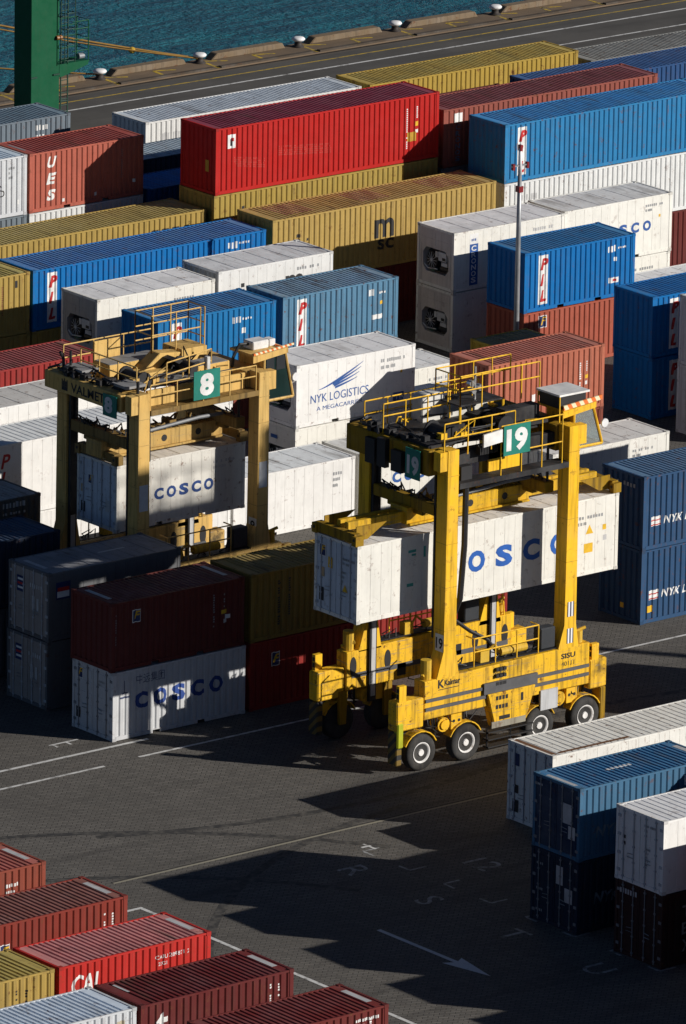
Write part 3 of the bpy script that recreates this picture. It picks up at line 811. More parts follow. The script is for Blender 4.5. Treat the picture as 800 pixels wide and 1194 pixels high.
    base(24.45, 18, 2.51, L20, 2.51, (.66, .67, .66), 'white ribbed container directly beneath the brick red U E S one')
    base(24.45, 18, 0, L20, 2.51, OXIDE, 'container on the ground beneath the stack with white letters U E S')
    cont(30.75, 18, S8, L40, S8, (.012, .11, .34), 'blue container low in the gap between the U E S and bright red ones', roof=(.015, .12, .36))
    base(30.75, 18, 0, L40, S8, MAROON, 'container on the ground beneath the blue one low in the gap')
    # row 19
    cont(30.4, 19, S8, L40, S8, (.05, .085, .13), 'slate blue container with a grey ribbed roof behind the gap', roof=(.30, .36, .40))
    base(30.4, 19, 0, L40, S8, GREYB, 'container on the ground beneath the slate blue one left of the bright red one')
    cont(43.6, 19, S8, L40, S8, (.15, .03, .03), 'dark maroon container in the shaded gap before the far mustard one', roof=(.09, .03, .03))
    base(43.6, 19, 0, L40, S8, MAROON, 'container on the ground beneath the dark maroon one in the shaded gap')
    c = cont(56.4, 18.97, S8, L40, HC, (.03, .10, .27), 'long deep blue container at the upper right, behind the faded maroon one', roof=(.05, .11, .24))
    base(56.35, 19, 0, L40, S8, MAROON, 'container on the ground beneath the long deep blue one at the upper right')
    # row 20
    c = cont(37.35, 20, S8, L40, HC, (.68, .68, .66), 'long silver white container with a grey ribbed roof in the farthest row', roof=(.40, .44, .48), rust=.55)
    c.codes(.95, 1.9, 1.2, .4, 8, PALE)
    base(37.35, 20, 0, L40, S8, OXIDE, 'container on the ground beneath the long silver white one in the farthest row')
    c = cont(50.0, 20, S8, L40, HC, (.56, .38, .07), 'long mustard container with rust streaks in the farthest row', roof=(.34, .25, .07), rust=.85)
    base(50.0, 20, 0, L40, S8, OXIDE, 'container on the ground beneath the long mustard one in the farthest row')
    cont(63.0, 20, 2.438, L40, 2.438, (.30, .31, .30), 'long grey container with a patched pale roof in the farthest row at the right edge', roof=(.22, .22, .205), rust=.9, dirt=.6)
    base(63.0, 20, 0, L40, 2.438, OXIDE, 'container on the ground beneath the long grey one with the patched pale roof')
    c = cont(30.5, 21, S8, L20, S8, (.21, .26, .31), 'grey blue container at the foot of the green crane leg', roof=(.12, .17, .21))
    c.codes(L20-1.9, 2.0, .7, .26, 4, WH); c.codes(L20-1.9, 1.65, .7, .18, 4, WH)
    base(30.5, 21, 0, L20, S8, MAROON, 'container on the ground beneath the grey blue one by the green crane leg')

def hatch(rnd, x, z, w, h):
    r = []
    n = int(w/.06)
    for i in range(n):
        for j in range(5):
            if rnd.random() < .75:
                a = x+i*.06; zz = z + h*(.55 - i/n*.5) - .09*j
                r.append((a, a+.035, zz, zz+.055))
    return rects2d(r)

CR_PATCH = flat('cream_patch', (.45, .4, .28)); GREYBL = flat('grey_blue_lettering', (.06, .08, .16), .6); OXI = flat('oxide_lettering', (.3, .12, .05))
PRIMER = flat('old_primer', (.32, .12, .10), .7); SCUFF = flat('scuffed_paint', (.55, .055, .04), .7); YEL2 = flat('dull_yellow_sticker', (.5, .28, .02), .6)
build_containers()

# ------------------------------------------------------------------ lettering on any flat face
def letter(parent, s, org, h, mat, face='F', width=None, shear=0., bold=True, name='lettering'):
    """F: reads along +x on a face turned to -y; E: reads along -y on a face turned to -x; G: painted on the ground, tops towards +x"""
    b = int(bold)
    vs, fs, w = text2d(s, h, width, shear, b if (s, b) in GLYPH else next(k for k in (1, 0, 2) if (s, k) in GLYPH))
    x, y, z = org
    if face == 'F': P = [(x+a, y, z+b) for a, b in vs]
    elif face == 'E': P = [(x, y-a, z+b) for a, b in vs]
    else: P = [(x+b, y-a, z) for a, b in vs]
    me = bpy.data.meshes.new(name); me.from_pydata(P, [], [list(f) for f in fs]); me.update(); me.materials.append(mat)
    return link(name, me, parent)

# ------------------------------------------------------------------ straddle carriers
def straddle(label, loc, H, yel, deckcol, number, load_top, load_len, load_x, make):
    kal_ = make == 'new'
    s0 = empty('straddle_carrier', loc, label, 'straddle carrier', 'straddle carriers in the yard')
    Y = paint(yel, .7, .5, .45, .06, dirtcol=(.12, .07, .015))
    YB = paint([c*.93 for c in yel], .95, .9, .5, .05, dirtcol=(.05, .04, .025), scrape=.75)
    YD = paint([c*.36 for c in yel], .9, .5, .6, .05, dirtcol=(.015, .013, .011))  # yellow darkened in the colour for grime and for shade
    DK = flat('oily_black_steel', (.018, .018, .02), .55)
    deck = paint(deckcol, .5, .3, .6)
    RUB = flat('scraped_grey_rubber', (.10, .10, .105), .7)
    hz = stripes('hazard_black_yellow', (.018, .018, .018), (.16, .10, .012), 2.6, (0, 1, 1))
    hz2 = stripes('hazard_red_yellow_' + make, (.75, .70, .45), (.72, .16, .02), 2.6 if kal_ else 4.5, (1, 0, .6))
    TY = paint((.030, .029, .028), .5, .0, .8, .1, dirtcol=(.10, .09, .075)); RIM = paint((.78, .77, .75), .45, .7, .5); AX = paint((.62, .38, .03), .7, .4, .5)
    LX, RX = (-2.77, -2.25), (2.86, 3.36)
    kal = make == 'new'
    for s in (-1, 1):
        ys = sorted((s*1.9, s*2.5))
        f = MB().prism([(-3.65, 1.85), (4.07, 1.85), (4.07, 3.42), (-3.65, 3.28)], 'y', *ys).bevel(.03).build('side_frame', YB, s0)
        MB().box(-3.55, 4.0, *sorted((s*1.96, s*2.44)), 3.30, 3.445).build('deck_plate', DK, f) if False else None
        for xa, xb, sg in ((-4.9, -3.66, -1), (4.08, 4.9, 1)):
            b = MB().prism([(xa, 1.62), (xb, 1.62), (xb, 2.72), (xa, 2.72)], 'y', *sorted((s*1.98, s*2.52))).bevel(.05).build('bumper', paint(yel, .8, .9, .6, .06, dirtcol=(.05, .04, .03), scrape=.9), f)
            xe = (xa, xa+.28) if sg < 0 else (xb-.28, xb)
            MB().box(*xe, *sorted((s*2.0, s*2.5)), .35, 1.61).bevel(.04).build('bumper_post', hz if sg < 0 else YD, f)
            if kal and sg < 0 and s < 0: MB().box(xe[0]+.02, xe[1]+.03, -2.55, -2.3, 1.0, 1.95).bevel(.05).build('marker_sleeve', flat('yellow_green_sleeve', (.50, .52, .02), .5), f)
            xl = (xa+.12, xa+.2)
            q = MB(); q.box(xl[0], xl[0]+.32, *sorted((s*2.3, s*2.48)), 2.72, 3.3); q.box(xl[0]-.012, xl[0], *sorted((s*2.33, s*2.45)), 2.82, 3.0, 1); q.box(xl[0]-.012, xl[0], *sorted((s*2.33, s*2.45)), 3.06, 3.2, 1)
            q.build('lamp_bracket', [Y, DK], f)
        r = MB()
        for z in (2.50, 2.18): r.box(-3.6, 4.02, *sorted((s*2.495, s*2.545)), z, z+.12)
        r.box(-.95, 1.55, *sorted((s*2.5, s*2.60)), 2.34, 2.74)
        r.build('rub_rail', RUB, f)
        for x in (-3.35, -1.75, 2.35, 3.75):
            el = [(x+.15*math.cos(a*PI/8), 2.72+.36*math.sin(a*PI/8)) for a in range(16)]
            MB().prism(el, 'y', *sorted((s*1.888, s*1.905))).build('hole_shade_patch', DK, f)  # flat black patch painted for the shade inside an opening
        MB().box(-1.3, -.9, *sorted((s*1.885, s*1.905)), 2.0, 2.45).build('hole_shade_patch', DK, f)
        MB().box(1.2, 1.7, *sorted((s*1.885, s*1.905)), 2.3, 2.7).build('hole_shade_patch', DK, f)
        g = MB(); g.box(-3.4, 3.9, *sorted((s*1.885, s*1.90)), 2.28, 2.46); g.build('scrape_strip', RUB, f)
        for (xl, xr) in (LX, RX):
            ysl = sorted((s*1.9, s*2.497))
            p = [(xl-.36, 3.2), (xr+.22, 3.2), (xr, 4.25), (xr, H), (xl, H), (xl, 4.25)]
            lg = MB().prism(p, 'y', *ysl).bevel(.02).build('leg', Y, s0)
            # guide rail on the inner face with hoist trolley slides
            MB().box(xl+.1, xr-.1, *sorted((s*1.80, s*1.9)), 1.3, H-1.2).build('guide_rail', DK, lg)
            MB().box(xl+.16, xr-.16, *sorted((s*1.775, s*1.80)), 1.5, 5.2).build('guide_rail', paint((.5, .5, .5), .9, .3, .5), lg)
            if s < 0:
                dx = -.33 if xl < 0 else xr-xl+.003
                MB().box(xl+dx, xl+dx+.32, -2.47, -2.1, H-.72, H-.02).build('end_plate', Y, lg)
            if xl < 0:
                MB().box(xl+.05, xl+.4, *sorted((s*1.70, s*1.80)), 4.6, H-.9).build('cable_tray', DK, lg)
            wd = MB()
            for z in (5.0, 6.6, 8.2, H-.95): wd.box(xl-.006, xr+.006, *sorted((s*1.894, s*2.506)), z, z+.022)
            wd.build('weld_seam_pattern', paint([c*.7 for c in yel], .6, .5), lg)
            if s < 0:
                if kal:
                    if xl > 0:
                        for z in (3.55, 4.55): MB().box(xl+.1, xr-.1, -2.508, -2.497, z, z+.55, 0).build('reflector', stripes('reflector_bands', (.75, .75, .75), (.06, .06, .08), 7., (1, 0, 0)), lg)
                    else:
                        pn = MB().box(xl-.012, xl-.001, -2.46, -2.0, 4.2, 4.85).build('number_patch', WH, lg)
                        letter(pn, '19', (xl-.016, -2.04, 4.3), .42, BLKI, 'E', width=.38)
                else:
                    MB().box(xl+.06, xr-.06, -2.508, -2.498, 5.7, 6.7).build('reflector', flat('worn_white_patch', (.6, .62, .63), .6), lg)
                    pn = MB().box(xl-.012, xl-.001, -2.46, -2.0, 3.9, 4.5).build('number_patch', WH, lg); letter(pn, '8', (xl-.016, -2.1, 4.0), .4, BLKI, 'E', width=.28)
            elif xl < 0 and not kal:
                pn = MB().box(xl-.012, xl-.001, 2.0, 2.46, 3.3, 3.95).build('number_patch', WH, lg); letter(pn, '8', (xl-.016, 2.38, 3.4), .42, BLKI, 'E', width=.3)
        # wheels
        for x in (-3.75, -1.68, 1.76, 3.91):
            w = MB().lathe('y', (x, .68), [(.36, s*2.14), (.58, s*2.12), (.655, s*2.16), (.68, s*2.22), (.68, s*2.44), (.655, s*2.50), (.58, s*2.54), (.42, s*2.535), (.36, s*2.49)], 28).build('wheel', TY, s0, True)
            MB().lathe('y', (x, .68), [(.05, s*2.30), (.30, s*2.33), (.37, s*2.50), (.395, s*2.535), (.37, s*2.542), (.33, s*2.50), (.24, s*2.42), (.20, s*2.42)], 22).build('rim', RIM, w, True)
            hb = MB().cyl('y', (x, .68), .16, s*2.40, s*2.53, 12, 0, .12)
            for k in range(8): hb.cyl('y', (x+.255*math.cos(k*PI/4), .68+.255*math.sin(k*PI/4)), .035, s*2.43, s*2.47, 6, 1)
            hb.build('hub', [RIM, DK], w)
            fk = MB(); fk.prism([(x-.2, 1.85), (x+.2, 1.85), (x+.14, .6), (x-.14, .6)], 'y', *sorted((s*1.93, s*2.06)))
            fk.tube([(x-.12, s*2.2, 1.45), (x-.12, s*2.2, 1.9)], .05, 6); fk.tube([(x+.12, s*2.2, 1.45), (x+.12, s*2.2, 1.9)], .05, 6, 1)
            fk.build('wheel_fork', [YD, DK], s0)
            mg = MB(); a0, a1 = math.radians(25), math.radians(155)
            for i in range(8):
                A, B = a0+(a1-a0)*i/8, a0+(a1-a0)*(i+1)/8
                ring = [(x+r*math.cos(t), .68+r*math.sin(t)) for r, t in ((.76, A), (.80, A), (.80, B), (.76, B))]
                mg.prism(ring, 'y', *sorted((s*2.1, s*2.5)))
            mg.build('mudguard', YB, s0)
        for x in (-2.65, 2.75):
            q = MB(); q.cyl('y', (x, 1.5), .27, s*1.95, s*2.42, 14); q.cyl('y', (x, 1.5), .17, s*2.42, s*2.48, 12); q.box(x+.35, x+.85, *sorted((s*2.0, s*2.4)), 1.25, 1.8)
            for k in (.48, .72): q.cyl('y', (x+k, 1.55), .06, s*2.4, s*2.41, 8, 1)
            q.tube([(x-.5, s*2.3, 1.9), (x-.45, s*2.35, 1.4), (x-.2, s*2.3, 1.2)], .03, 5, 1); q.tube([(x-.35, s*2.25, 1.9), (x-.3, s*2.3, 1.1)], .04, 5, 1)
            q.build('travel_motor', [YB, DK], s0)
        # deck furniture on top of the side frame
        q = MB(); q.box(-2.05, 2.6, *sorted((s*1.95, s*2.42)), 3.42, 3.455)
        q.build('deck_plate', DK, s0)
        q = MB()
        for x in (-1.3, -.3, .7, 1.7): q.tube([(x, s*2.4, 3.4), (x, s*2.4, 4.45)], .028, 5)
        for z in (3.95, 4.45): q.tube([(-1.3, s*2.4, z), (1.7, s*2.4, z)], .028, 5)
        q.tube([(1.7, s*2.4, 4.45), (1.7, s*1.95, 4.45)], .028, 5); q.tube([(-1.3, s*2.4, 4.45), (-1.3, s*1.95, 4.45)], .028, 5)
        q.build('handrail', Y, s0)
        q = MB(); q.cyl('x', (s*2.15, 3.68), .16, .1, 1.3, 12); q.box(-.9, -.5, *sorted((s*1.98, s*2.3)), 3.45, 3.9)
        q.tube([(-.55, s*2.1, 3.7), (-.2, s*2.2, 4.0), (.15, s*2.15, 3.7)], .05, 6); q.build('hydraulic_pump', AX, s0)
        q = MB(); q.cyl('z', (-3.35, s*2.2), .2, 3.2, 4.0, 12); q.tube([(-3.6, s*2.3, 3.42), (-3.2, s*2.0, 3.6)], .07, 6); q.build('accumulator', AX, s0)
        q = MB(); q.cyl('z', (3.75, s*2.2), .16, 3.35, 3.85, 10); q.tube([(3.5, s*2.2, 3.8), (4.0, s*2.3, 3.95)], .06, 6); q.build('filter_housing', AX, s0)
        q = MB(); q.box(1.85, 2.55, *sorted((s*1.92, s*2.36)), 3.46, 4.25).bevel(.04)
        q.build('battery_box', flat('dark_box', (.03, .034, .04), .5), s0)
    # engine housing on the near side
    e = MB().prism([(-.8, 2.32), (1.45, 2.32), (1.0, 1.02), (-.42, 1.02)], 'y', -2.63, -2.2).bevel(.03).build('engine_panel', YB, s0)
    q = MB()
    for z in (2.05, 1.72):
        for k in range(4): q.box(-.42+.15*k, -.31+.15*k, -2.638, -2.628, z, z+.15)
    q.box(-.25, .25, -2.638, -2.628, 1.3, 1.44); q.box(.75, .86, -2.638, -2.628, 1.85, 2.15); q.box(.33, .34, -2.637, -2.628, 1.1, 2.3)
    q.build('vent_grille', DK, e)
    MB().box(-.6, .98, -2.65, -2.6, 1.03, 1.26).build('skirt', paint((.3, .28, .22), .8, .5), e)
    q = MB()
    for z in (3.12, 2.88, 2.60):
        for k in range(3): q.box(-.4+.17*k, -.27+.17*k, -2.612, -2.49, z, z+.12)
    q.build('vent_grille', DK, s0)
    MB().box(1.75, 2.55, -2.56, -2.46, 1.25, 2.0).build('silencer_shield', paint((.5, .51, .52), .4, .3), s0)
    q = MB()
    for x in (-.7, .4, 1.35): q.tube([(x, -2.5, 1.05), (x, -2.5, .28)], .03, 5)
    for z in (.3, .58, .86): q.box(-.72, 1.38, -2.62, -2.3, z, z+.045)
    q.build('step_ladder', DK, s0)
    # frame tops
    for xa, xb in ((-3.17, -2.2), (2.72, 3.55)):
        cb = MB().box(xa, xb, -1.9, 2.76, H-1.0 if kal else H-.72, H-.06).bevel(.03).build('cross_beam', YD if kal else Y, s0)
        if xa < 0 and not kal:
            letter(cb, 'VALMET', (xa-.006, 1.12, H-.58), .36, BLKI, 'E', width=2.05)
            vs, fs = rects2d([(0, .36, 0, .12), (0, .06, .12, .42), (.075, .14, .12, .36), (.15, .21, .12, .46), (.22, .29, .12, .36), (.3, .36, .12, .42)])
            me = bpy.data.meshes.new('emblem'); me.from_pydata([(xa-.006, 1.68-a, H-.6+b) for a, b in vs], [], [list(f) for f in fs]); me.materials.append(BLKI); link('emblem', me, cb)
        if xa < 0:
            q = MB(); rnd = random.Random(5)
            for i in range(26):      # hoses and valve blocks crowding the beam
                y = rnd.uniform(-1.7, 2.2); z = H + rnd.uniform(-.35, .25); x = rnd.uniform(xa-.12, xb+.1)
                q.tube([(x, y, z), (x+rnd.uniform(-.3, .3), y+rnd.uniform(-.5, .5), z+rnd.uniform(-.25, .2)), (x+rnd.uniform(-.2, .5), y+rnd.uniform(-.7, .7), z-rnd.uniform(0, .3))], rnd.uniform(.025, .05), 5)
            for i in range(9):
                y = rnd.uniform(-1.6, 2.0); x = rnd.uniform(xa, xb-.3); q.box(x, x+rnd.uniform(.15, .35), y, y+rnd.uniform(.15, .4), H-.06, H+rnd.uniform(.05, .3))
            if kal:
                for yy in (-.6, .3, .9): q.box(xa-.2, xa, yy, yy+rnd.uniform(.3, .6), H-1.15, H-rnd.uniform(.1, .4))
            q.build('hose_bundle', DK, cb)
    for s in (-1, 1):
        ys = sorted((s*1.45, s*1.85))
        MB().box(-2.2, 2.72, *ys, H-.85, H-.3).bevel(.02).build('top_girder', deck if kal else Y, s0)
    wz = H-1.48 if kal else H-.86
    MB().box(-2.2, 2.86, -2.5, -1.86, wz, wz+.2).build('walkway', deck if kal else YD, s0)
    MB().box(-2.2, 2.86, 1.86, 2.5, H-.5, H-.36).build('walkway', deck, s0)
    q = MB()
    if kal:
        q.box(-2.6, 2.5, -1.2, -.35, H-.22, H-.02); q.box(-2.4, 2.6, .05, .9, H-.2, H+.02); q.box(-2.9, -1.2, -1.7, 1.4, H-.06, H+.05)
        q.box(-2.0, 2.2, -.34, .04, H-.55, H-.3); q.box(.9, 2.7, -1.5, 1.3, H+.0, H+.12); q.box(1.0, 2.6, -1.1, -.6, H+.12, H+.6)
    else:
        q.box(-2.3, .2, -1.2, -.4, H-.2, H-.04); q.box(.4, 2.4, -.9, 1.2, H-.12, H-.0); q.box(-2.9, -2.0, -1.9, -1.0, H+.12, H+.22); q.box(-2.9, -2.1, .8, 1.9, H+.15, H+.25)
    q.build('machinery_deck', deck if kal else flat('grey_tread_plate', (.26, .26, .26), .6), s0)
    for x in (-1.6, .9):
        q = MB(); q.cyl('y', (x, H+.1), .27, -1.2, -.2, 14); q.cyl('y', (x, H+.1), .36, -.2, -.12, 14); q.cyl('y', (x, H+.1), .36, -1.28, -1.2, 14)
        q.build('winch_drum', DK, s0)
    if kal:
        MB().prism([(-.95, H-.1), (.1, H-.1), (.1, H+.78), (-.1, H+.95), (-.75, H+.95), (-.95, H+.78)], 'y', 1.2, 1.8).bevel(.04).build('tank', flat('white_tank', (.68, .67, .62), .5), s0)
        q = MB(); q.prism([(.1, H+.0), (1.0, H+.0), (.9, H+.3), (.2, H+.26)], 'y', .95, 1.7); q.prism([(1.05, H+.02), (2.0, H+.02), (1.9, H+.36), (1.15, H+.3)], 'y', .95, 1.7)
        q.bevel(.03).build('cover', flat('white_tank', (.68, .67, .62), .5), s0)
        fl = MB().prism([(-1.22, H-.08), (-.36, H-.0), (-.36, H+.46), (-1.22, H+.38)], 'y', -2.60, -2.53).build('lamp_panel', flat('white_panel', (.82, .81, .78), .45), s0)
        q = MB()
        for i in range(12): q.box(-1.0+.07*i, -.96+.07*i, -2.15, -1.9, H-.5, H-.2)
        q.build('radiator', DK, s0)
        MB().box(-1.9, -1.4, -2.2, -1.9, wz+.2, wz+.7).build('cabinet', DK, s0)
        MB().box(-.35, 1.2, -1.85, -1.78, wz+.2, H-.1).build('guard_plate', Y, s0)
    else:
        MB().box(-1.55, -.35, 1.82, 1.87, H-.36, H+.95).build('guard_plate', Y, s0)
        q = MB(); rnd = random.Random(9)
        q.box(-1.7, .9, .7, 1.7, H-.3, H+.28); q.box(-1.2, .5, -.3, .5, H-.3, H+.05); q.prism([(-1.0, H-.3), (.7, H-.3), (1.2, H+.5), (.2, H+.6)], 'y', .1, .7); q.box(.9, 2.4, -1.3, -.5, H-.3, H+.3); q.box(1.3, 2.5, .2, 1.4, H-.1, H+.55); q.box(-2.0, 2.6, -2.0, -1.86, wz+.2, H-.05)
        q.bevel(.025).build('machinery_box', Y, s0)
        q = MB(); q.prism([(.3, H+.45), (.55, H+.5), (1.6, H-.05), (1.4, H-.15)], 'y', -.5, .3); q.box(-1.65, .85, .75, 1.65, H+.281, H+.30, 1); q.box(-.3, .9, -1.8, -.9, H-.06, H+.0, 1); q.box(1.0, 2.3, -1.3, -.5, H+.302, H+.32, 1)
        for i in range(14):
            x, y = rnd.uniform(.4, 2.2), rnd.uniform(-.4, 1.0); q.tube([(x, y, H), (x+rnd.uniform(-.4, .4), y+rnd.uniform(-.3, .3), H+rnd.uniform(.2, .7)), (x+rnd.uniform(-.5, .5), y, H+.1)], .035, 5)
        q.build('hoist_linkage', [DK, flat('grey_tread_plate', (.26, .26, .26), .6)], s0)
        MB().box(1.25, 1.42, -1.4, -1.2, H+.1, H+.62).bevel(.02).build('control_box', flat('pale_box', (.6, .6, .58), .5), s0)
        for P, r_ in (([(-2.2, -2.35, H-.1), (-2.2, -2.4, H-2.6)], .06), ([(-2.9, 1.9, H-.2), (-2.9, 1.95, H+.5), (-3.05, 1.95, H+.75)], .06), ([(-2.75, 1.7, H-.2), (-2.75, 1.7, H+.8)], .05), ([(-2.6, -2.2, H-.2), (-2.6, -2.2, H+.45)], .06)):
            MB().tube(P, r_, 8).build('exhaust_pipe', DK, s0)
    for s in (-1, 1):
        rnd = random.Random(31 + s)
        for i in range(9):
            q = MB()
            y = s*rnd.uniform(.5, 1.85); z = H + rnd.uniform(-.3, .22); xa = rnd.uniform(-2.6, -.8); xb = rnd.uniform(.4, 2.6)
            q.tube([(xa, y, z), ((xa+xb)/2, y+rnd.uniform(-.06, .06), z-rnd.uniform(0, .1)), (xb, y+rnd.uniform(-.05, .05), z), (xb+.15, y+rnd.uniform(-.3, .3), z-.4)], rnd.uniform(.016, .034), 5)
            q.build('hydraulic_hose', DK, s0)
        q = MB()
        for i in range(7):
            x = rnd.uniform(-2.3, 2.4); y = s*rnd.uniform(.9, 1.9)
            q.tube([(x, y, H-.3), (x+rnd.uniform(-.2, .2), y, H+rnd.uniform(.1, .5)), (x+rnd.uniform(-.7, .7), y+rnd.uniform(-.4, .4), H+rnd.uniform(.0, .3))], .03, 5)
        for i in range(5): 
            x = rnd.uniform(-2.2, 2.2); y = s*rnd.uniform(.6, 1.6); q.box(x, x+rnd.uniform(.12, .4), y, y+rnd.uniform(.1, .3), H-.2, H+rnd.uniform(.05, .32))
        q.build('valve_block', Y, s0)
        for i in range(8):
            q = MB()
            x = -3.3+.95*i+rnd.uniform(-.2, .2); q.tube([(x, s*2.3, 1.86), (x+rnd.uniform(-.1, .1), s*2.42, 1.6), (x+rnd.uniform(.1, .5), s*2.36, 1.45), (x+rnd.uniform(.3, .7), s*2.3, 1.8)], .022, 5)
            q.build('hydraulic_hose', DK, s0)
        for i in range(6):
            q = MB()
            x = rnd.uniform(-1.9, 2.3); q.tube([(x, s*2.05, 3.45), (x+rnd.uniform(-.1, .1), s*2.1, 3.75), (x+rnd.uniform(-.5, .5), s*2.2, 3.6), (x+rnd.uniform(-.6, .6), s*2.25, 3.46)], .028, 5)
            q.build('hydraulic_hose', DK, s0)
    # handrails
    def rails(pts, zb, levels, n, r=.027):
        q = MB(); P = [Vector(p) for p in pts]
        for z in levels: q.tube([(p.x, p.y, z) for p in P], r, 5)
        for A, B in zip(P, P[1:]):
            k = max(1, round((B-A).length/n))
            for i in range(k+1):
                p = A.lerp(B, i/k); q.tube([(p.x, p.y, zb), (p.x, p.y, levels[-1])], r, 5)
        return q.build('handrail', Y, s0)
    if kal:
        rails([(-2.9, -2.42, 0), (.35, -2.42, 0)], H-.25, [H+.45, H+1.0], 1.1); rails([(-.3, -2.46, 0), (2.55, -2.46, 0)], wz+.2, [wz+1.0, H+.52], 1.1)
        rails([(-2.95, .95, 0), (1.15, .95, 0)], H-.1, [H+.55, H+1.0], 1.15); rails([(-2.6, 2.44, 0), (2.7, 2.44, 0)], H-.36, [H+.25, H+.72], 1.15)
        MB().box(-.1, 1.9, .1, 1.5, H+.62, H+.68).build('platform', deck, s0)
        rails([(-.1, 1.5, 0), (-.1, .1, 0), (1.9, .1, 0), (3.6, .1, 0)], H+.5, [H+1.2, H+1.75], .9); rails([(-.1, 1.5, 0), (3.4, 1.5, 0)], H+.4, [H+1.2, H+1.75], 1.0)
        for p in ((-.1, .1), (-.1, 1.5), (1.9, .1), (1.9, 1.5)): MB().tube([(p[0], p[1], H-.1), (p[0], p[1], H+.62)], .05, 6).build('platform_post', Y, s0)
        q = MB(); q.cyl('z', (.9, .5), .05, H+.68, H+1.9, 6); q.cyl('y', (.7, H+1.3), .12, .4, .6, 10); q.cyl('y', (1.1, H+1.1), .12, .4, .6, 10); q.cyl('y', (.8, H+1.0), .1, .4, .6, 10)
        q.build('work_light', flat('chrome_lamp', (.7, .7, .7), .25, .8), s0)
    else:
        rails([(-2.2, -2.44, 0), (2.75, -2.44, 0)], wz+.2, [wz+.75, H+.3], 1.2); rails([(-2.9, 1.95, 0), (1.3, 1.95, 0)], H-.36, [H+.5, H+1.0], 1.3)
        rails([(-2.2, -1.6, 0), (-2.2, 1.8, 0)], H-.1, [H+.35, H+.8], 1.1); rails([(-1.0, -1.85, 0), (1.6, -1.2, 0)], H-.1, [H+.4, H+.85], 1.2)
        rails([(.1, 1.5, 0), (.1, .5, 0), (2.4, .5, 0)], H+.2, [H+1.2, H+1.95], .95); rails([(.1, 1.5, 0), (2.6, 1.5, 0), (2.6, .5, 0)], H+.2, [H+.8, H+1.35, H+1.95], .9)
    # cab at the right end
    z0, z1 = (H-1.05, H+.35) if kal else (H-1.35, H+.40)
    y0, y1 = -1.85, -.4
    x0 = 3.6 if kal else 3.6
    xt, xb = (4.5, 4.95) if kal else (4.6, 5.0)
    cab = MB(); pf = [(x0, z0), (xb, z0), (xt, z1), (x0, z1)]
    cab.box(x0-.5, xt, y0, y1, z1, z1+.1); cab.box(x0, xb, y0, y1, z0-.06, z0); cab.box(x0-.06, x0, y0, y1, z0, z1)
    for y in (y0, y1): cab.tube([(xb, y, z0), (xt, y, z1)], .05, 6); cab.tube([(x0, y, z0), (x0, y, z1)], .05, 6); cab.tube([(xb, y, z0), (x0, y, z0)], .05, 6)
    cab.tube([(xt, y0, z1), (xt, y1, z1)], .05, 6); cab.tube([(xb, y0, z0), (xb, y1, z0)], .05, 6)
    cab = cab.build('cab', Y, s0)
    gl = glass_mat() if kal else flat('dark_green_glass', (.006, .024, .022), .08, 0, .8)
    for y in (y0+.015, y1-.015): MB().prism([(x0, z0+.03), (xb-.04, z0+.03), (xt-.04, z1-.03), (x0, z1-.03)], 'y', y-.006, y+.006).build('window', gl, cab)
    MB().prism([(xb-.02, z0+.03), (xb, z0+.03), (xt, z1-.03), (xt-.02, z1-.03)], 'y', y0+.05, y1-.05).build('window', gl, cab)
    q = MB(); q.box(x0+.15, x0+.6, -1.3, -.85, z0, z0+.45); q.box(x0+.12, x0+.28, -1.3, -.85, z0+.45, z0+1.05); q.box(x0+.8, x0+.95, -1.4, -.75, z0, z0+.6)
    q.build('seat', DK, cab)
    q = MB(); q.cyl('y', (xb+.05, z0+.75), .16, y0-.1, y0-.04, 14); q.tube([(xb-.1, y0, z0+.5), (xb+.05, y0-.07, z0+.6)], .02, 5)
    q.build('mirror', flat('mirror_white', (.75, .75, .75), .3), cab)
    hv = .17 if kal else .08
    MB().prism([(x0-.55, z1+.1), (xt+.35, z1+.25), (xt+.35, z1+.25+hv), (x0-.55, z1+.1+hv)], 'y', y0-.08, y0-.02).build('visor', hz2, cab)
    MB().prism([(x0-.55, z1-.2), (xt+.1, z1-.02), (xt+.1, z1+.2), (x0-.55, z1+.05)], 'y', y0-.05, y0+.0).build('valance', Y, cab)
    MB().box(xt, xt+.12, y0, y1, z1+.02, z1+.16).build('visor', hz2, cab)
    if not kal:
        q = MB(); q.box(x0+.1, x0+.48, y0-.012, y0, z1-.62, z1-.1); q.box(x0+.58, x0+1.0, y0-.012, y0, z1-.62, z1-.1); q.build('window', flat('cab_window_dark', (.03, .035, .04), .1, 0, .8), cab)
        q = MB(); q.box(x0-.1, x0+.65, -1.3, -.7, z1+.1, z1+.42); q.box(x0+.75, x0+1.05, -1.2, -.8, z1+.1, z1+.38); q.bevel(.03).build('air_conditioner', flat('white_panel', (.82, .81, .78), .45), cab)
        q = MB(); q.tube([(x0-.1, -1.0, z1+.3), (x0-.5, -1.0, z1+.35), (x0-.8, -1.0, z1-.1), (x0-.85, -1.0, H-.1)], .06, 6); q.build('exhaust_pipe', DK, cab)
    else:
        q = MB(); q.box(x0-.7, x0+.72, -1.85, -.55, H+.95, H+1.02); q.box(x0-.62, x0+.62, -1.75, -.65, H+.48, H+.95, 1)
        for p in ((x0-.65, -1.8), (x0-.65, -.6)): q.tube([(p[0], p[1], H+.0), (p[0], p[1], H+.95)], .03, 5, 2)
        q.build('air_conditioner', [flat('white_panel', (.82, .81, .78), .45), DK, Y], cab)
    MB().box(2.9, x0-.06, -1.6, -.6, H-.9, H-.5).build('cab_mount', YD, s0)
    # number signs
    G = flat('sign_green', (.008, .20, .15), .5)
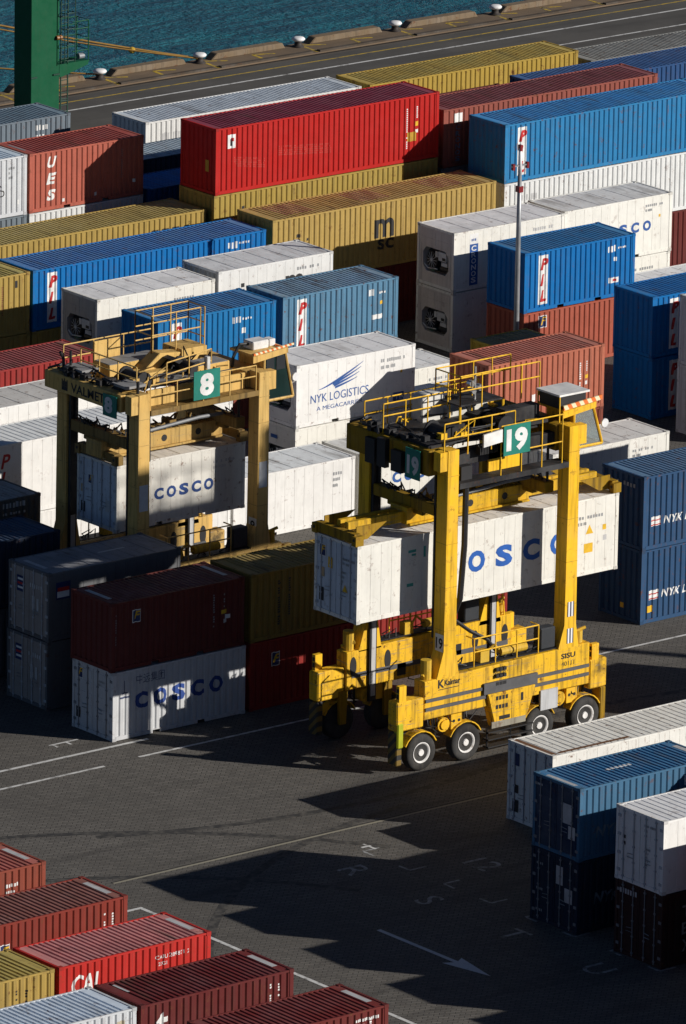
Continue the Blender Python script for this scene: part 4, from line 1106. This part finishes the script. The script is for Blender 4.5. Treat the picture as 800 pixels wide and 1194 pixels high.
    sg = MB().box(-.28, .95, -2.58, -2.55, H-.56, H+.54).build('number_sign', G, s0)
    if number == '19': letter(sg, '19', (-.16, -2.585, H-.43), .84, WH, 'F', width=.98, bold=2)
    else: letter(sg, '8', (.0, -2.585, H-.44), .86, WH, 'F', width=.66, bold=2)
    ya = -.75 if kal else -1.0
    sg = MB().box(-3.30, -3.27, ya-.82, ya, H-1.22 if kal else H-.95, H-.12).build('number_sign', G, s0)
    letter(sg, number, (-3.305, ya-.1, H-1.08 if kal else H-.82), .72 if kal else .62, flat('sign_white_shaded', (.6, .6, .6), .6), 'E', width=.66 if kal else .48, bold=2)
    # hoist trolleys, spreader
    ct, lx = load_top, load_x
    for x in (-2.72, 2.38):
        t = MB(); t.box(x, x+.42, -1.78, 1.78, ct+.72, ct+1.15); t.box(x+.05, x+.37, -1.0, 1.0, ct+.55, ct+.72)
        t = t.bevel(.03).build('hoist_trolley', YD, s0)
        q = MB(); rnd = random.Random(int(x*10)+3)
        for y in (-1.65, 1.65): MB().tube([(x+.2, y, ct+1.1), (x+.2, y, H-.5)], .05, 6).build('hoist_chain', DK, t)
        for i in range(14):
            y = rnd.uniform(-1.5, 1.5); q.tube([(x+rnd.uniform(0, .4), y, ct+1.15), (x+rnd.uniform(-.1, .5), y+.15, ct+1.15+rnd.uniform(.05, .25)), (x+rnd.uniform(0, .4), y+rnd.uniform(-.4, .4), ct+1.12)], .03, 5)
        q.build('hose_bundle', DK, t)
    sp = MB(); hl = load_len/2
    sp.box(-2.95, 2.75, -.47, .47, ct+.14, ct+.78); sp.box(-2.9, 2.7, -.6, -.45, ct+.12, ct+.2)
    sp.box(lx-hl+.3, lx+hl-.3, -.32, -.12, ct+.22, ct+.62) if hl > 4 else None
    sp.box(lx-hl+.3, lx+hl-.3, .12, .32, ct+.22, ct+.62) if hl > 4 else None
    sp = sp.bevel(.02).build('spreader', paint([c*.75 for c in yel], .8, .4, .55, .05, dirtcol=(.02, .018, .014), scrape=.6), s0)
    for sx in (-1, 1):
        xe = lx+sx*(hl-.1)
        q = MB(); q.box(xe-.13, xe+.13, -1.1, 1.1, ct+.06, ct+.42)
        for y in (-1.12, 1.12): q.box(xe-.19, xe+.17, y-.13, y+.13, ct+.002, ct+.36); q.cyl('x', (y, ct+.22), .06, xe-.2, xe+.2, 8, 1)
        for y in (-.9, .9): q.prism([(xe-sx*.1, ct+.1), (xe-sx*.1, ct+.62), (xe-sx*1.5, ct+.62), (xe-sx*.6, ct+.1)], 'y', y-.02, y+.02) if hl > 4 else None
        q.build('spreader_end', [YD, DK], sp)
    for x in (-.9, .0, 1.6): MB().cyl('y', (x, ct+.48), .13, -.478, -.468, 16).build('hole_shade_patch', DK, sp)
    q = MB(); q.tube([(-1.2, -1.0, ct+1.05), (1.2, -1.0, ct+1.2), (2.4, -.9, ct+1.15)], .07, 7); q.build('hydraulic_pipe', flat('grey_hose', (.16, .17, .18), .5), sp)
    q = MB(); rnd = random.Random(21)
    for i in range(30):
        x = rnd.uniform(-2.6, 2.5); y = rnd.uniform(-.4, .4); q.tube([(x, y, ct+.78), (x+rnd.uniform(-.3, .3), y+.1, ct+.8+rnd.uniform(.05, .3)), (x+rnd.uniform(-.6, .6), y-.1, ct+.78)], rnd.uniform(.025, .05), 5)
    for i in range(8):
        x = rnd.uniform(-2.6, 2.3); q.box(x, x+rnd.uniform(.2, .4), -.35, -.05+rnd.uniform(0, .3), ct+.78, ct+.78+rnd.uniform(.1, .3))
    q.build('valve_block', YD, sp)
    if kal:
        q = MB(); q.tube([(-1.72, -2.25, H-1.5), (-1.78, -2.3, 8.0), (-1.85, -2.2, 6.0), (-1.9, -1.86, 5.2)], .115, 7); q.tube([(-1.9, -1.84, 5.2), (-1.0, -1.8, 4.55), (-.2, -1.82, 4.1), (.3, -1.9, 3.45)], .07, 7)
        q.tube([(-1.95, -2.0, H-1.0), (-2.0, -2.0, H-2.3), (-2.05, -1.95, 7.0)], .05, 6)
        q.build('hydraulic_hose', DK, s0)
        letter(s0, 'Kalmar', (-2.72, -2.51, 2.98), .22, BLKI, 'F', width=.72); letter(s0, 'K', (-3.02, -2.51, 2.93), .32, BLKI, 'F')
        letter(s0, 'SISU', (2.72, -2.51, 3.0), .2, BLKI, 'F', width=.66); letter(s0, '40111', (2.74, -2.51, 2.72), .17, flat('worn_black_lettering', (.15, .11, .03), .6), 'F', width=.6, bold=False)
        letter(s0, 'MADE IN', (-.45, -2.51, 2.98+.02), .1, flat('worn_black_lettering', (.15, .11, .03), .6), 'F', bold=False)
        MB().box(-3.0, -2.05, -2.508, -2.498, 2.86, 2.885).build('marking', BLKI, s0)
    # access ladder at the far right
    q = MB()
    for y in (1.95, 2.4): q.tube([(3.75, y, 3.4), (3.45, y, 6.2)], .03, 5)
    for i in range(9): q.tube([(3.75-.033*i, 1.95, 3.5+.31*i), (3.75-.033*i, 2.4, 3.5+.31*i)], .02, 5)
    q.build('ladder', Y if kal else YD, s0)
    return s0

def glass_mat():
    if 'glass' in MATS: return MATS['glass']
    m, nt, b = nodes('cab_glass')
    b.inputs['Base Color'].default_value = (.55, .62, .62, 1); b.inputs['Roughness'].default_value = .08
    b.inputs['Transmission Weight'].default_value = .75; b.inputs['IOR'].default_value = 1.1; b.inputs['Specular IOR Level'].default_value = .7
    MATS['glass'] = m
    return m

K19 = (2.72, -5.8, 0); K8 = (1.70, 10.78, 0)
straddle('bright yellow straddle carrier numbered 19 holding a long white COSCO container', K19, 11.65, (.86, .50, .022), (.022, .022, .024), '19', 8.36, L40, .29, 'new')
straddle('faded cream yellow straddle carrier numbered 8 holding a short white COSCO container', K8, 10.15, (.66, .42, .13), (.10, .09, .07), '8', 7.18, L20, .25, 'old')
c = Cont(K19[0]+.29-L40/2, K19[1]-W/2, 8.36-HC, L40, HC, CREAM, 'long white COSCO container hanging in straddle carrier 19', kind='reefer', left='door', right='unit', roof=(.55, .55, .54), group=GRP, endcol=(.55, .60, .66))  # door colour cooled and dimmed to carry the shade on this end
cosco(c, 3.85, 1.02, .80, 1.28, flat('cosco_blue', (.01, .10, .42), .55))
c.codes(L40-2.0, 2.12, 1.3, .13, 10, GREYINK, rows=2)
vs, fs = [(0, 0), (.36, 0), (.18, .34)], [(0, 1, 2)]
c.mark('sticker', [(a+L40-1.55, b+1.55) for a, b in vs], fs, YEL); c.rect(L40-1.62, L40-1.2, .85, 1.2, YEL, name='sticker'); c.rect(L40-.75, L40-.58, 1.6, 1.8, YEL, name='sticker'); c.rect(L40-.72, L40-.55, 1.2, 1.4, PALE, name='sticker')
for x, z, w_, h_ in ((2.35, 2.25, .35, .1), (2.5, 2.12, .2, .08), (2.3, 1.0, .3, .12), (3.05, 2.0, .1, .4)): c.rect(x, x+w_, z, z+h_, flat('teal_lettering', (.05, .35, .30), .6), name='sticker')
flag_f(c, .28, 2.1, .36, 'E'); c.rect(.35, .58, 1.35, 1.7, flat('tan_sticker', (.5, .35, .2)), 'E', name='sticker'); c.rect(.78, 1.02, 1.75, 2.15, YEL, 'E', name='sticker'); c.rect(.3, .55, .45, .95, BLKI, 'E', name='sticker')
c.mark('sticker', [(a*.8+1.6, b*.8+1.05) for a, b in vs], fs, YEL, 'E'); c.codes(1.6, 2.2, .7, .1, 7, GREYINK, 'E', rows=2); c.codes(1.55, 1.7, .25, .1, 3, GREYINK, 'E', rows=3)
c = Cont(K8[0]+.25-L20/2, K8[1]-W/2, 7.18-S8, L20, S8, (.70, .68, .62), 'short white COSCO container hanging in straddle carrier 8, rust stained doors', kind='reefer', left='door', right='unit', roof=(.52, .50, .46), group=GRP, rust=.6, endcol=(.58, .63, .69))  # doors tinted bluish in the colour for their shaded side
cosco(c, 1.78, .98, .45, .585, flat('cosco_navy', (.012, .05, .20), .55))
c.codes(L20-1.5, 1.95, 1.0, .12, 9, PALE, rows=2)
flag_f(c, .68, 1.55, .3, 'E'); c.rect(.25, .42, 1.15, 1.45, flat('tan_sticker', (.5, .35, .2)), 'E', name='sticker'); c.rect(.25, .5, .4, .8, BLKI, 'E', name='sticker'); c.codes(1.45, 1.0, .2, .08, 3, GREYINK, 'E', rows=3); c.rect(1.75, 2.0, .7, 1.15, PALE, 'E', name='sticker')

# ------------------------------------------------------------------ lamp mast
m0 = empty('lamp_mast', (35.75, 30.4, 0), 'slim grey lamp mast with a white top and red lamps', 'lamp mast')
MB().lathe('z', (0, 0), [(.14, .0), (.12, 2.4), (.10, 6.5), (.085, 8.9)], 12).build('pole', GALV(), m0, True)
MB().lathe('z', (0, 0), [(.085, 8.9), (.075, 10.0), (.03, 10.02)], 12).build('pole_top', flat('white_mast_paint', (.78, .78, .78), .5), m0, True)
MB().box(-.55, .45, -.42, .42, 0, 1.1).bevel(.04).build('foundation', flat('blue_grey_concrete', (.16, .22, .27), .8), m0)
q = MB(); q.box(-.45, .45, -.04, .04, 9.25, 9.31, 1)
for x in (-.42, .34): q.box(x, x+.1, -.07, .07, 9.12, 9.38)
q.prism([(-.11, 8.15), (.11, 8.15), (.11, 8.4), (-.11, 8.4)], 'y', -.12, .12); q.box(-.06, .06, -.09, .09, 9.9, 10.15)
q.build('signal_lamp', [flat('signal_red', (.22, .012, .015), .4), GALV()], m0)

t0 = empty('shadow_caster', (34.4, -30.6, 0), 'grey shadow caster added beyond the right edge to shade the short COSCO container', 'crane')  # unseen shape added only to cast shade on the hanging container
MB().lathe('z', (3.0, 0), [(.34, 0), (.24, 22.4)], 14).build('pole', GALV(), t0, True)  # pole and handrail here are parts of that added caster
MB().box(-7.9, 3.6, -.35, .35, 22.3, 24.6).build('caster_beam', GALV(), t0)
MB().box(1.0, 3.3, -.3, .3, 24.35, 26.9).build('caster_box', GALV(), t0)
MB().box(-8.0, -4.4, -.32, .32, 24.6, 26.0).build('caster_block', GALV(), t0)
q = MB()
for x in (-3.9, -2.7, -1.5, -.3, .9): q.tube([(x, -.33, 24.3), (x, -.33, 26.2)], .055, 5)
for z in (25.2, 26.2): q.tube([(-4.4, -.33, z), (.95, -.33, z)], .055, 5)
q.tube([(-2.7, -.33, 24.35), (-1.5, -.33, 26.2)], .05, 5); q.tube([(-1.5, -.33, 24.4), (-1.9, -.33, 25.4), (-2.7, -.33, 26.2)], .05, 5); q.build('handrail', GALV(), t0)

# ------------------------------------------------------------------ ground, quay, water
def sheet(name, x0, x1, y0, y1, z, mat, kind='structure', nx=1, ny=1):
    me = bpy.data.meshes.new(name)
    vs = [(x0+(x1-x0)*i/nx, y0+(y1-y0)*j/ny, z) for j in range(ny+1) for i in range(nx+1)]
    fs = [(j*(nx+1)+i, j*(nx+1)+i+1, (j+1)*(nx+1)+i+1, (j+1)*(nx+1)+i) for j in range(ny) for i in range(nx)]
    me.from_pydata(vs, [], fs); me.materials.append(mat)
    return tag(link(name, me), kind=kind)

def paver_mat():
    m, nt, b = nodes('paver_blocks')
    v = coords(nt, (1, 1, 1), False)
    mp = N(nt, 'ShaderNodeMapping'); nt.links.new(v, mp.inputs[0]); mp.inputs['Rotation'].default_value = (0, 0, PI/4)
    br = N(nt, 'ShaderNodeTexBrick'); nt.links.new(mp.outputs[0], br.inputs['Vector'])
    br.inputs['Scale'].default_value = 1.; br.inputs['Brick Width'].default_value = .34; br.inputs['Row Height'].default_value = .17
    br.inputs['Mortar Size'].default_value = .018; br.inputs['Mortar Smooth'].default_value = .3; br.inputs['Bias'].default_value = 0
    br.inputs['Color1'].default_value = (.168, .157, .140, 1); br.inputs['Color2'].default_value = (.122, .114, .103, 1); br.inputs['Mortar'].default_value = (.05, .046, .042, 1)
    n1 = noise(nt, v, .16, 6, .65); n2 = noise(nt, v, 1.1, 5, .6)
    c1 = mixc(nt, ramp(nt, n1, .38, .66, 0, .55), br.outputs['Color'], (.075, .070, .062))
    c2 = mixc(nt, ramp(nt, n2, .55, .75, 0, .35), c1, (.15, .135, .115))
    st = noise(nt, coords(nt, (.22, 1.3, 1), False), .55, 5, .6)      # tyre tracks along the lanes
    c3 = mixc(nt, ramp(nt, st, .54, .70, 0, .62), c2, (.048, .045, .042))
    n4 = noise(nt, v, .42, 3, .5)
    c4 = mixc(nt, ramp(nt, n4, .70, .78, 0, .6), c3, (.035, .032, .03))
    nt.links.new(c4, b.inputs['Base Color']); b.inputs['Roughness'].default_value = .85; b.inputs['Specular IOR Level'].default_value = .25
    bp = N(nt, 'ShaderNodeBump'); bp.inputs['Strength'].default_value = .6; bp.inputs['Distance'].default_value = .015
    nt.links.new(br.outputs['Fac'], bp.inputs['Height']); bp.invert = True
    nt.links.new(bp.outputs[0], b.inputs['Normal'])
    return m
def asphalt_mat(col, name):
    m, nt, b = nodes(name)
    v = coords(nt, (1, 1, 1), False)
    n1 = noise(nt, v, .25, 7, .65); n2 = noise(nt, coords(nt, (.1, 1.2, 1), False), .8, 4, .6)
    c1 = mixc(nt, ramp(nt, n1, .4, .68), col, [x*1.5 for x in col]); c2 = mixc(nt, ramp(nt, n2, .5, .75, 0, .6), c1, [x*.6 for x in col])
    nt.links.new(c2, b.inputs['Base Color']); b.inputs['Roughness'].default_value = .9
    return m
def water_mat():
    m, nt, b = nodes('harbour_water')
    v = coords(nt, (1, 1, 1), False)
    mp = N(nt, 'ShaderNodeMapping'); nt.links.new(v, mp.inputs[0]); mp.inputs['Rotation'].default_value = (0, 0, .55); mp.inputs['Scale'].default_value = (.40, 1.4, 1)
    a = noise(nt, mp.outputs[0], .5, 6, .62); a2 = noise(nt, v, 2.4, 4, .6)
    wind = noise(nt, mp.outputs[0], .06, 4, .6)
    c = mixc(nt, ramp(nt, wind, .40, .62), (.005, .118, .165), (.010, .17, .21))
    nt.links.new(mixc(nt, ramp(nt, a, .42, .62), c, (.003, .072, .115)), b.inputs['Base Color'])
    b.inputs['Roughness'].default_value = .26; b.inputs['Specular IOR Level'].default_value = .16; b.inputs['IOR'].default_value = 1.33
    ad = N(nt, 'ShaderNodeMath', operation='MULTIPLY_ADD'); nt.links.new(a2, ad.inputs[0]); ad.inputs[1].default_value = .3; nt.links.new(a, ad.inputs[2])
    bp = N(nt, 'ShaderNodeBump'); bp.inputs['Strength'].default_value = 1.; bp.inputs['Distance'].default_value = 2.4
    nt.links.new(ad.outputs[0], bp.inputs['Height']); nt.links.new(bp.outputs[0], b.inputs['Normal'])
    return m
QY = 84.3
sheet('yard_ground', -400, 400, -420, 66, 0, paver_mat())
sheet('quay_road', -400, 400, 66, 82.2, .004, asphalt_mat((.060, .056, .050), 'quay_asphalt'))
conc = asphalt_mat((.125, .088, .055), 'old_quay_concrete')
tag(MB().box(-400, 400, 82.2, QY, -5, .12).build('quay_kerb', conc), kind='structure')
tag(MB().box(-400, 400, 81.98, 82.2, -.1, .06).build('kerb_strip', flat('rail_groove', (.03, .025, .02), .7)), kind='structure')
sheet('harbour_water', -3000, 3000, QY-.5, 5000, -2.2, water_mat())

def worn(rgb, name, cut=.52):
    """worn road paint: patches of the ground show through"""
    key = ('w', name)
    if key in MATS: return MATS[key]
    m, nt, b = nodes(name)
    n = noise(nt, coords(nt, (1, 1, 1), False), 2.6, 6, .7)
    nt.links.new(mixc(nt, ramp(nt, n, cut-.06, cut+.14), rgb, (.10, .092, .08)), b.inputs['Base Color']); b.inputs['Roughness'].default_value = .8
    MATS[key] = m
    return m
WL = worn((.62, .62, .60), 'worn_white_road_paint', .56); WLF = worn((.36, .37, .37), 'faded_road_paint', .50); YL = worn((.50, .34, .03), 'worn_yellow_road_paint', .5)
def line(name, x0, x1, y0, y1, mat=None, z=.006):
    return sheet(name, x0, x1, y0, y1, z, mat or WL)
line('road_marking', -80, -6.6, .30, .46); line('road_marking', -80, -9.85, -1.36, -1.22); line('road_marking', -8.2, 40, -1.22, -1.08)
line('road_strip', -17.6, 40, -12.02, -11.90, worn((.27, .25, .19), 'pale_concrete_strip', .7)); line('road_strip', -17.6, 40, -11.88, -11.80, flat('dark_gutter', (.04, .037, .033), .9), .005)
line('road_marking', -18.52, -18.36, -60, -14.5); line('road_marking', -19.4, -18.52, -14.66, -14.5)
line('road_marking', -10.0, -8.7, 1.75, 1.85); line('road_marking', -9.9, -9.8, 1.45, 1.75); line('road_marking', -9.3, -9.2, 1.45, 1.75)
line('road_marking', -300, 300, 79.72, 79.88); line('road_marking', 76.5, 300, 77.1, 77.24); line('road_marking', -300, 300, 81.1, 81.24, YL)
line('road_marking', 66.0, 69, 78.0, 78.3); 
# slot letters and corner ticks
def ground_letter(s, x, y, h, mat=WLF):
    o = letter(None, s, (x, y, .007), h, mat, 'G', bold=False, name='road_marking'); return tag(o, kind='structure')
ground_letter('R', -10.5, -15.3, 1.05); ground_letter('S', -10.5, -19.4, 1.05); ground_letter('T', -10.5, -23.7, 1.05); ground_letter('U', -10.5, -28.1, 1.05); ground_letter('12', -6.5, -17.2, 1.05)
for k in range(-2, 4):
    for yy, sg in ((ROW(k)-.06, 1), (ROW(k)+W+.06, -1)):
        line('road_marking', -8.47, -7.75, *sorted((yy-.05, yy+.05)), WLF); line('road_marking', -8.52, -8.42, *sorted((yy+.05*sg, yy+.6*sg)), WLF, .0065)
line('road_marking', -8.25, -7.85, -13.95, -13.82, WL); line('road_marking', -8.0, -7.9, -14.3, -13.6, WL, .0065)
me = bpy.data.meshes.new('road_marking'); me.from_pydata([(-13.44, -21.1, .006), (-13.26, -21.1, .006), (-13.26, -25.2, .006), (-12.95, -25.0, .006), (-13.35, -27.0, .006), (-13.8, -25.0, .006), (-13.44, -25.2, .006)], [], [(0, 1, 2, 6), (2, 3, 4), (2, 4, 6), (4, 5, 6)])
me.materials.append(worn((.58, .59, .59), 'lane_arrow_paint', .64)); tag(link('road_marking', me), kind='structure')
SK = worn((.030, .029, .028), 'rubber_smear', .50)
def arc(cx, cy, R, a0, a1, wd, z):
    n = 40; vs = []
    for i in range(n+1):
        t = math.radians(a0+(a1-a0)*i/n)
        vs += [(cx+(R-wd/2)*math.cos(t), cy+(R-wd/2)*math.sin(t), z), (cx+(R+wd/2)*math.cos(t), cy+(R+wd/2)*math.sin(t), z)]
    me = bpy.data.meshes.new('road_marking'); me.from_pydata(vs, [], [(2*i, 2*i+1, 2*i+3, 2*i+2) for i in range(n)]); me.materials.append(SK)
    tag(link('road_marking', me), kind='structure')
for i, (cx, cy, R, a0, a1) in enumerate(((-26, -26, 17, 30, 95), (-26, -26, 21.9, 32, 90), (-33, 14, 23, -75, -25), (-33, 14, 18.1, -70, -30), (-2, -33, 22, 95, 150), (-4, 16, 26, -115, -70), (8, -30, 24, 70, 110))):
    arc(cx, cy, R, a0, a1, .34, .0025+.0002*i)
# quay coping stones and yellow hatching between the bollards
bx = [60.7-6.03*k for k in range(9, 0, -1)] + [60.7+6.03*k for k in range(0, 9)]
for i, x in enumerate(bx):
    o = MB().prism([(x+.75, .12), (x+5.3, .12), (x+5.1, .42), (x+1.1, .42)], 'y', 83.75, QY).bevel(.04).build('quay_kerb', paint((.19, .14, .088), .7, .8, .9)); tag(o, kind='structure')
    o = MB().box(x+.2, x+5.8, 82.25, 82.5, .10, .2).build('quay_kerb', paint((.075, .06, .046), .6, .4, .9)); tag(o, kind='structure')
    for a, b_ in (((x+.1, 82.3), (x+.25, 83.9)), ((x+.25, 83.9), (x+1.4, 83.3)), ((x+3.0, 82.4), (x+3.15, 83.6)), ((x+3.15, 83.6), (x+4.2, 83.2))):
        d = Vector((b_[0]-a[0], b_[1]-a[1])); n_ = Vector((-d.y, d.x)).normalized()*.09
        me = bpy.data.meshes.new('kerb_marking'); me.from_pydata([(a[0]+n_.x, a[1]+n_.y, .126), (a[0]-n_.x, a[1]-n_.y, .126), (b_[0]-n_.x, b_[1]-n_.y, .126), (b_[0]+n_.x, b_[1]+n_.y, .126)], [], [(0, 1, 2, 3)])
        me.materials.append(YL); tag(link('kerb_marking', me), kind='structure')
# bollards
WHB = paint((.80, .80, .80), .25, .3, .5)
desc = {0: 'white bollard on the quay edge beside the green crane leg', 1: 'white bollard on the quay edge with the yellow mooring ropes made fast', 2: 'white bollard on the quay edge above the long bright red container',
        3: 'white bollard on the quay edge above the long mustard container', 4: 'white bollard on the quay edge nearest the top right corner'}
for j, x in enumerate((54.7, 60.7, 66.73, 72.76, 79.1)):
    b0 = empty('bollard', (x, 83.72, .115), desc[j], 'bollard', 'bollards along the quay edge')
    MB().lathe('z', (0, 0), [(.32, 0), (.30, .05), (.19, .08), (.17, .24), (.19, .30)], 16).build('base', flat('bollard_iron', (.035, .028, .024), .7), b0, True)
    MB().lathe('z', (0, 0), [(.19, .28), (.30, .33), (.34, .40), (.28, .47), (.12, .50)], 16).build('head', WHB, b0, True)
# mooring ropes
def rope(a, b, sag, label, r=.055):
    A, B = Vector(a), Vector(b); P = []
    for i in range(25):
        t = i/24; p = A.lerp(B, t); p.z -= sag*4*t*(1-t); P.append(p)
    o = MB().tube(P, r, 6).build('mooring_rope', flat('yellow_rope', (.36, .20, .045), .85)); tag(o, label, 'rope', 'mooring ropes from the quay bollards')
d = Vector((51.4-61.4, 90-84.3, 3.1-.65))
rope((60.55, 83.8, .36), Vector((60.9, 84.0, .50))+d*1.9, .35, 'upper yellow mooring rope crossing behind the green crane leg')
rope((60.5, 83.6, .38), Vector((60.9, 84.2, .28))+d*1.9, .45, 'thin lower yellow mooring rope running alongside the thicker one', .04)
d2 = Vector((47.5-55.4, 90-84.3, 1.6-.65))
rope((54.55, 83.8, .36), Vector((54.8, 84.0, .45))+d2*1.9, .3, 'tan mooring rope made fast to the bollard beside the green crane leg', .045)
k0 = empty('rope_knot', Vector((60.6, 83.83, .38))+d*.27+Vector((0, 0, -.25)), 'yellow knot of rope wound on the mooring rope near the bollard', 'knot')
MB().lathe('x', (0, 0), [(.05, -.2), (.15, -.08), (.17, .03), (.06, .2)], 10).build('winding', flat('yellow_knot', (.5, .32, .03), .8), k0)

# ------------------------------------------------------------------ green crane leg
cr = empty('quay_crane', (47.18, 78.7, 0), 'green box section leg of a quay crane with a caged ladder at upper left', 'crane')
CG = paint((.005, .085, .037), .12, .05, .45, .01)
MB().prism([(-.82, 0), (.82, 0), (.80, 14), (-.84, 14)], 'y', -.66, .66).bevel(.02).build('leg', CG, cr)
MB().box(-1.2, 1.2, -.9, .9, .0, .55).bevel(.05).build('wheel_bogie', CG, cr)
MB().box(-14, 14, -.8, .8, 12.8, 14.2).build('sill_beam', CG, cr)
LG = flat('ladder_green', (.010, .055, .035), .5)
q = MB()
for x in (.98, 1.38): q.tube([(x, -.55, .3), (x, -.55, 12.5)], .035, 5)
z = .5
while z < 12.4: q.tube([(.98, -.55, z), (1.38, -.55, z)], .022, 5); z += .3
for zz in (1.0, 3.0, 5.0, 7.0): q.tube([(.8, -.5, zz), (1.38, -.55, zz)], .03, 5)
for x in (.9, 1.5):
    q.tube([(x, -.95, 2.9), (x, -.95, 12.4)], .022, 5)
zz = 3.0
while zz < 12.4:
    q.tube([(.95, -.55, zz), (.85, -.8, zz), (1.0, -1.0, zz), (1.4, -1.0, zz), (1.52, -.8, zz), (1.42, -.55, zz)], .022, 5); zz += .75
q.build('ladder', LG, cr)
q = MB(); q.box(.82, 2.55, -.66, .3, 2.72, 2.8); q.prism([(.82, 2.2), (1.0, 2.2), (2.5, 2.6), (2.5, 2.72), (.82, 2.72)], 'y', -.66, -.6)
for x, y in ((2.52, -.63), (2.52, .27), (1.6, .27), (.9, .27)): q.tube([(x, y, 2.75), (x, y, 4.7)], .03, 5)
for zz in (3.3, 3.85, 4.35, 4.7): q.tube([(1.6, -.63, zz), (2.52, -.63, zz), (2.52, .27, zz), (.9, .27, zz)], .026, 5)
q.build('platform', CG, cr)
q = MB(); q.cyl('x', (-.4, 2.98), .14, 2.1, 2.4, 10); q.build('lamp', flat('lamp_grey', (.2, .22, .24), .5), cr)
q = MB(); q.box(-.85, -.5, -.72, -.66, 2.33, 2.4); q.box(.45, .8, -.72, -.66, 2.33, 2.4); q.cyl('x', (-.7, 4.1), .1, .6, .9, 10, 1); q.build('bracket', [LG, flat('lamp_amber', (.3, .12, .03), .5)], cr)

# ------------------------------------------------------------------ light and camera
EL, AZ = math.radians(20.9), (.617, -.787)      # the sun stands to the lower right of the picture
w = bpy.data.worlds.new('World'); scene.world = w; w.use_nodes = True
nt = w.node_tree; bg = nt.nodes['Background']
sky = nt.nodes.new('ShaderNodeTexSky'); sky.sky_type = 'NISHITA'; sky.sun_disc = False
sky.sun_elevation = EL; sky.sun_rotation = math.atan2(AZ[0], AZ[1]) % (2*PI)
sky.air_density = .42; sky.dust_density = .05; sky.ozone_density = 2.0
nt.links.new(sky.outputs[0], bg.inputs[0]); bg.inputs[1].default_value = .05
sun = bpy.data.lights.new('sun', 'SUN'); sun.energy = 4.9; sun.angle = math.radians(.5); sun.color = (1, .945, .875)
so = bpy.data.objects.new('sun', sun); C.objects.link(so)
D = Vector((-AZ[0]*math.cos(EL), -AZ[1]*math.cos(EL), -math.sin(EL)))
so.rotation_euler = D.to_track_quat('-Z', 'Y').to_euler(); so.location = (40, -60, 60)

yaw, pitch, roll = .887977985, .279306010, .0177641653
fw = Vector((math.cos(yaw)*math.cos(pitch), math.sin(yaw)*math.cos(pitch), -math.sin(pitch)))
r = Vector((math.sin(yaw), -math.cos(yaw), 0)); u = r.cross(fw)
cc, ss = math.cos(roll), math.sin(roll)
r2, u2 = r*cc + u*ss, u*cc - r*ss
cam = bpy.data.cameras.new('camera'); co = bpy.data.objects.new('camera', cam); C.objects.link(co)
M = Matrix((r2, u2, -fw)).transposed().to_4x4(); M.translation = Vector((-190, -236, 94.4065)); co.matrix_world = M
cam.sensor_fit = 'HORIZONTAL'; cam.sensor_width = 36; cam.lens = 10155.63/800*36; cam.clip_start = 1; cam.clip_end = 9000
scene.camera = co
scene.view_settings.view_transform = 'Standard'; scene.view_settings.look = 'None'; scene.view_settings.exposure = .13; scene.view_settings.gamma = 1
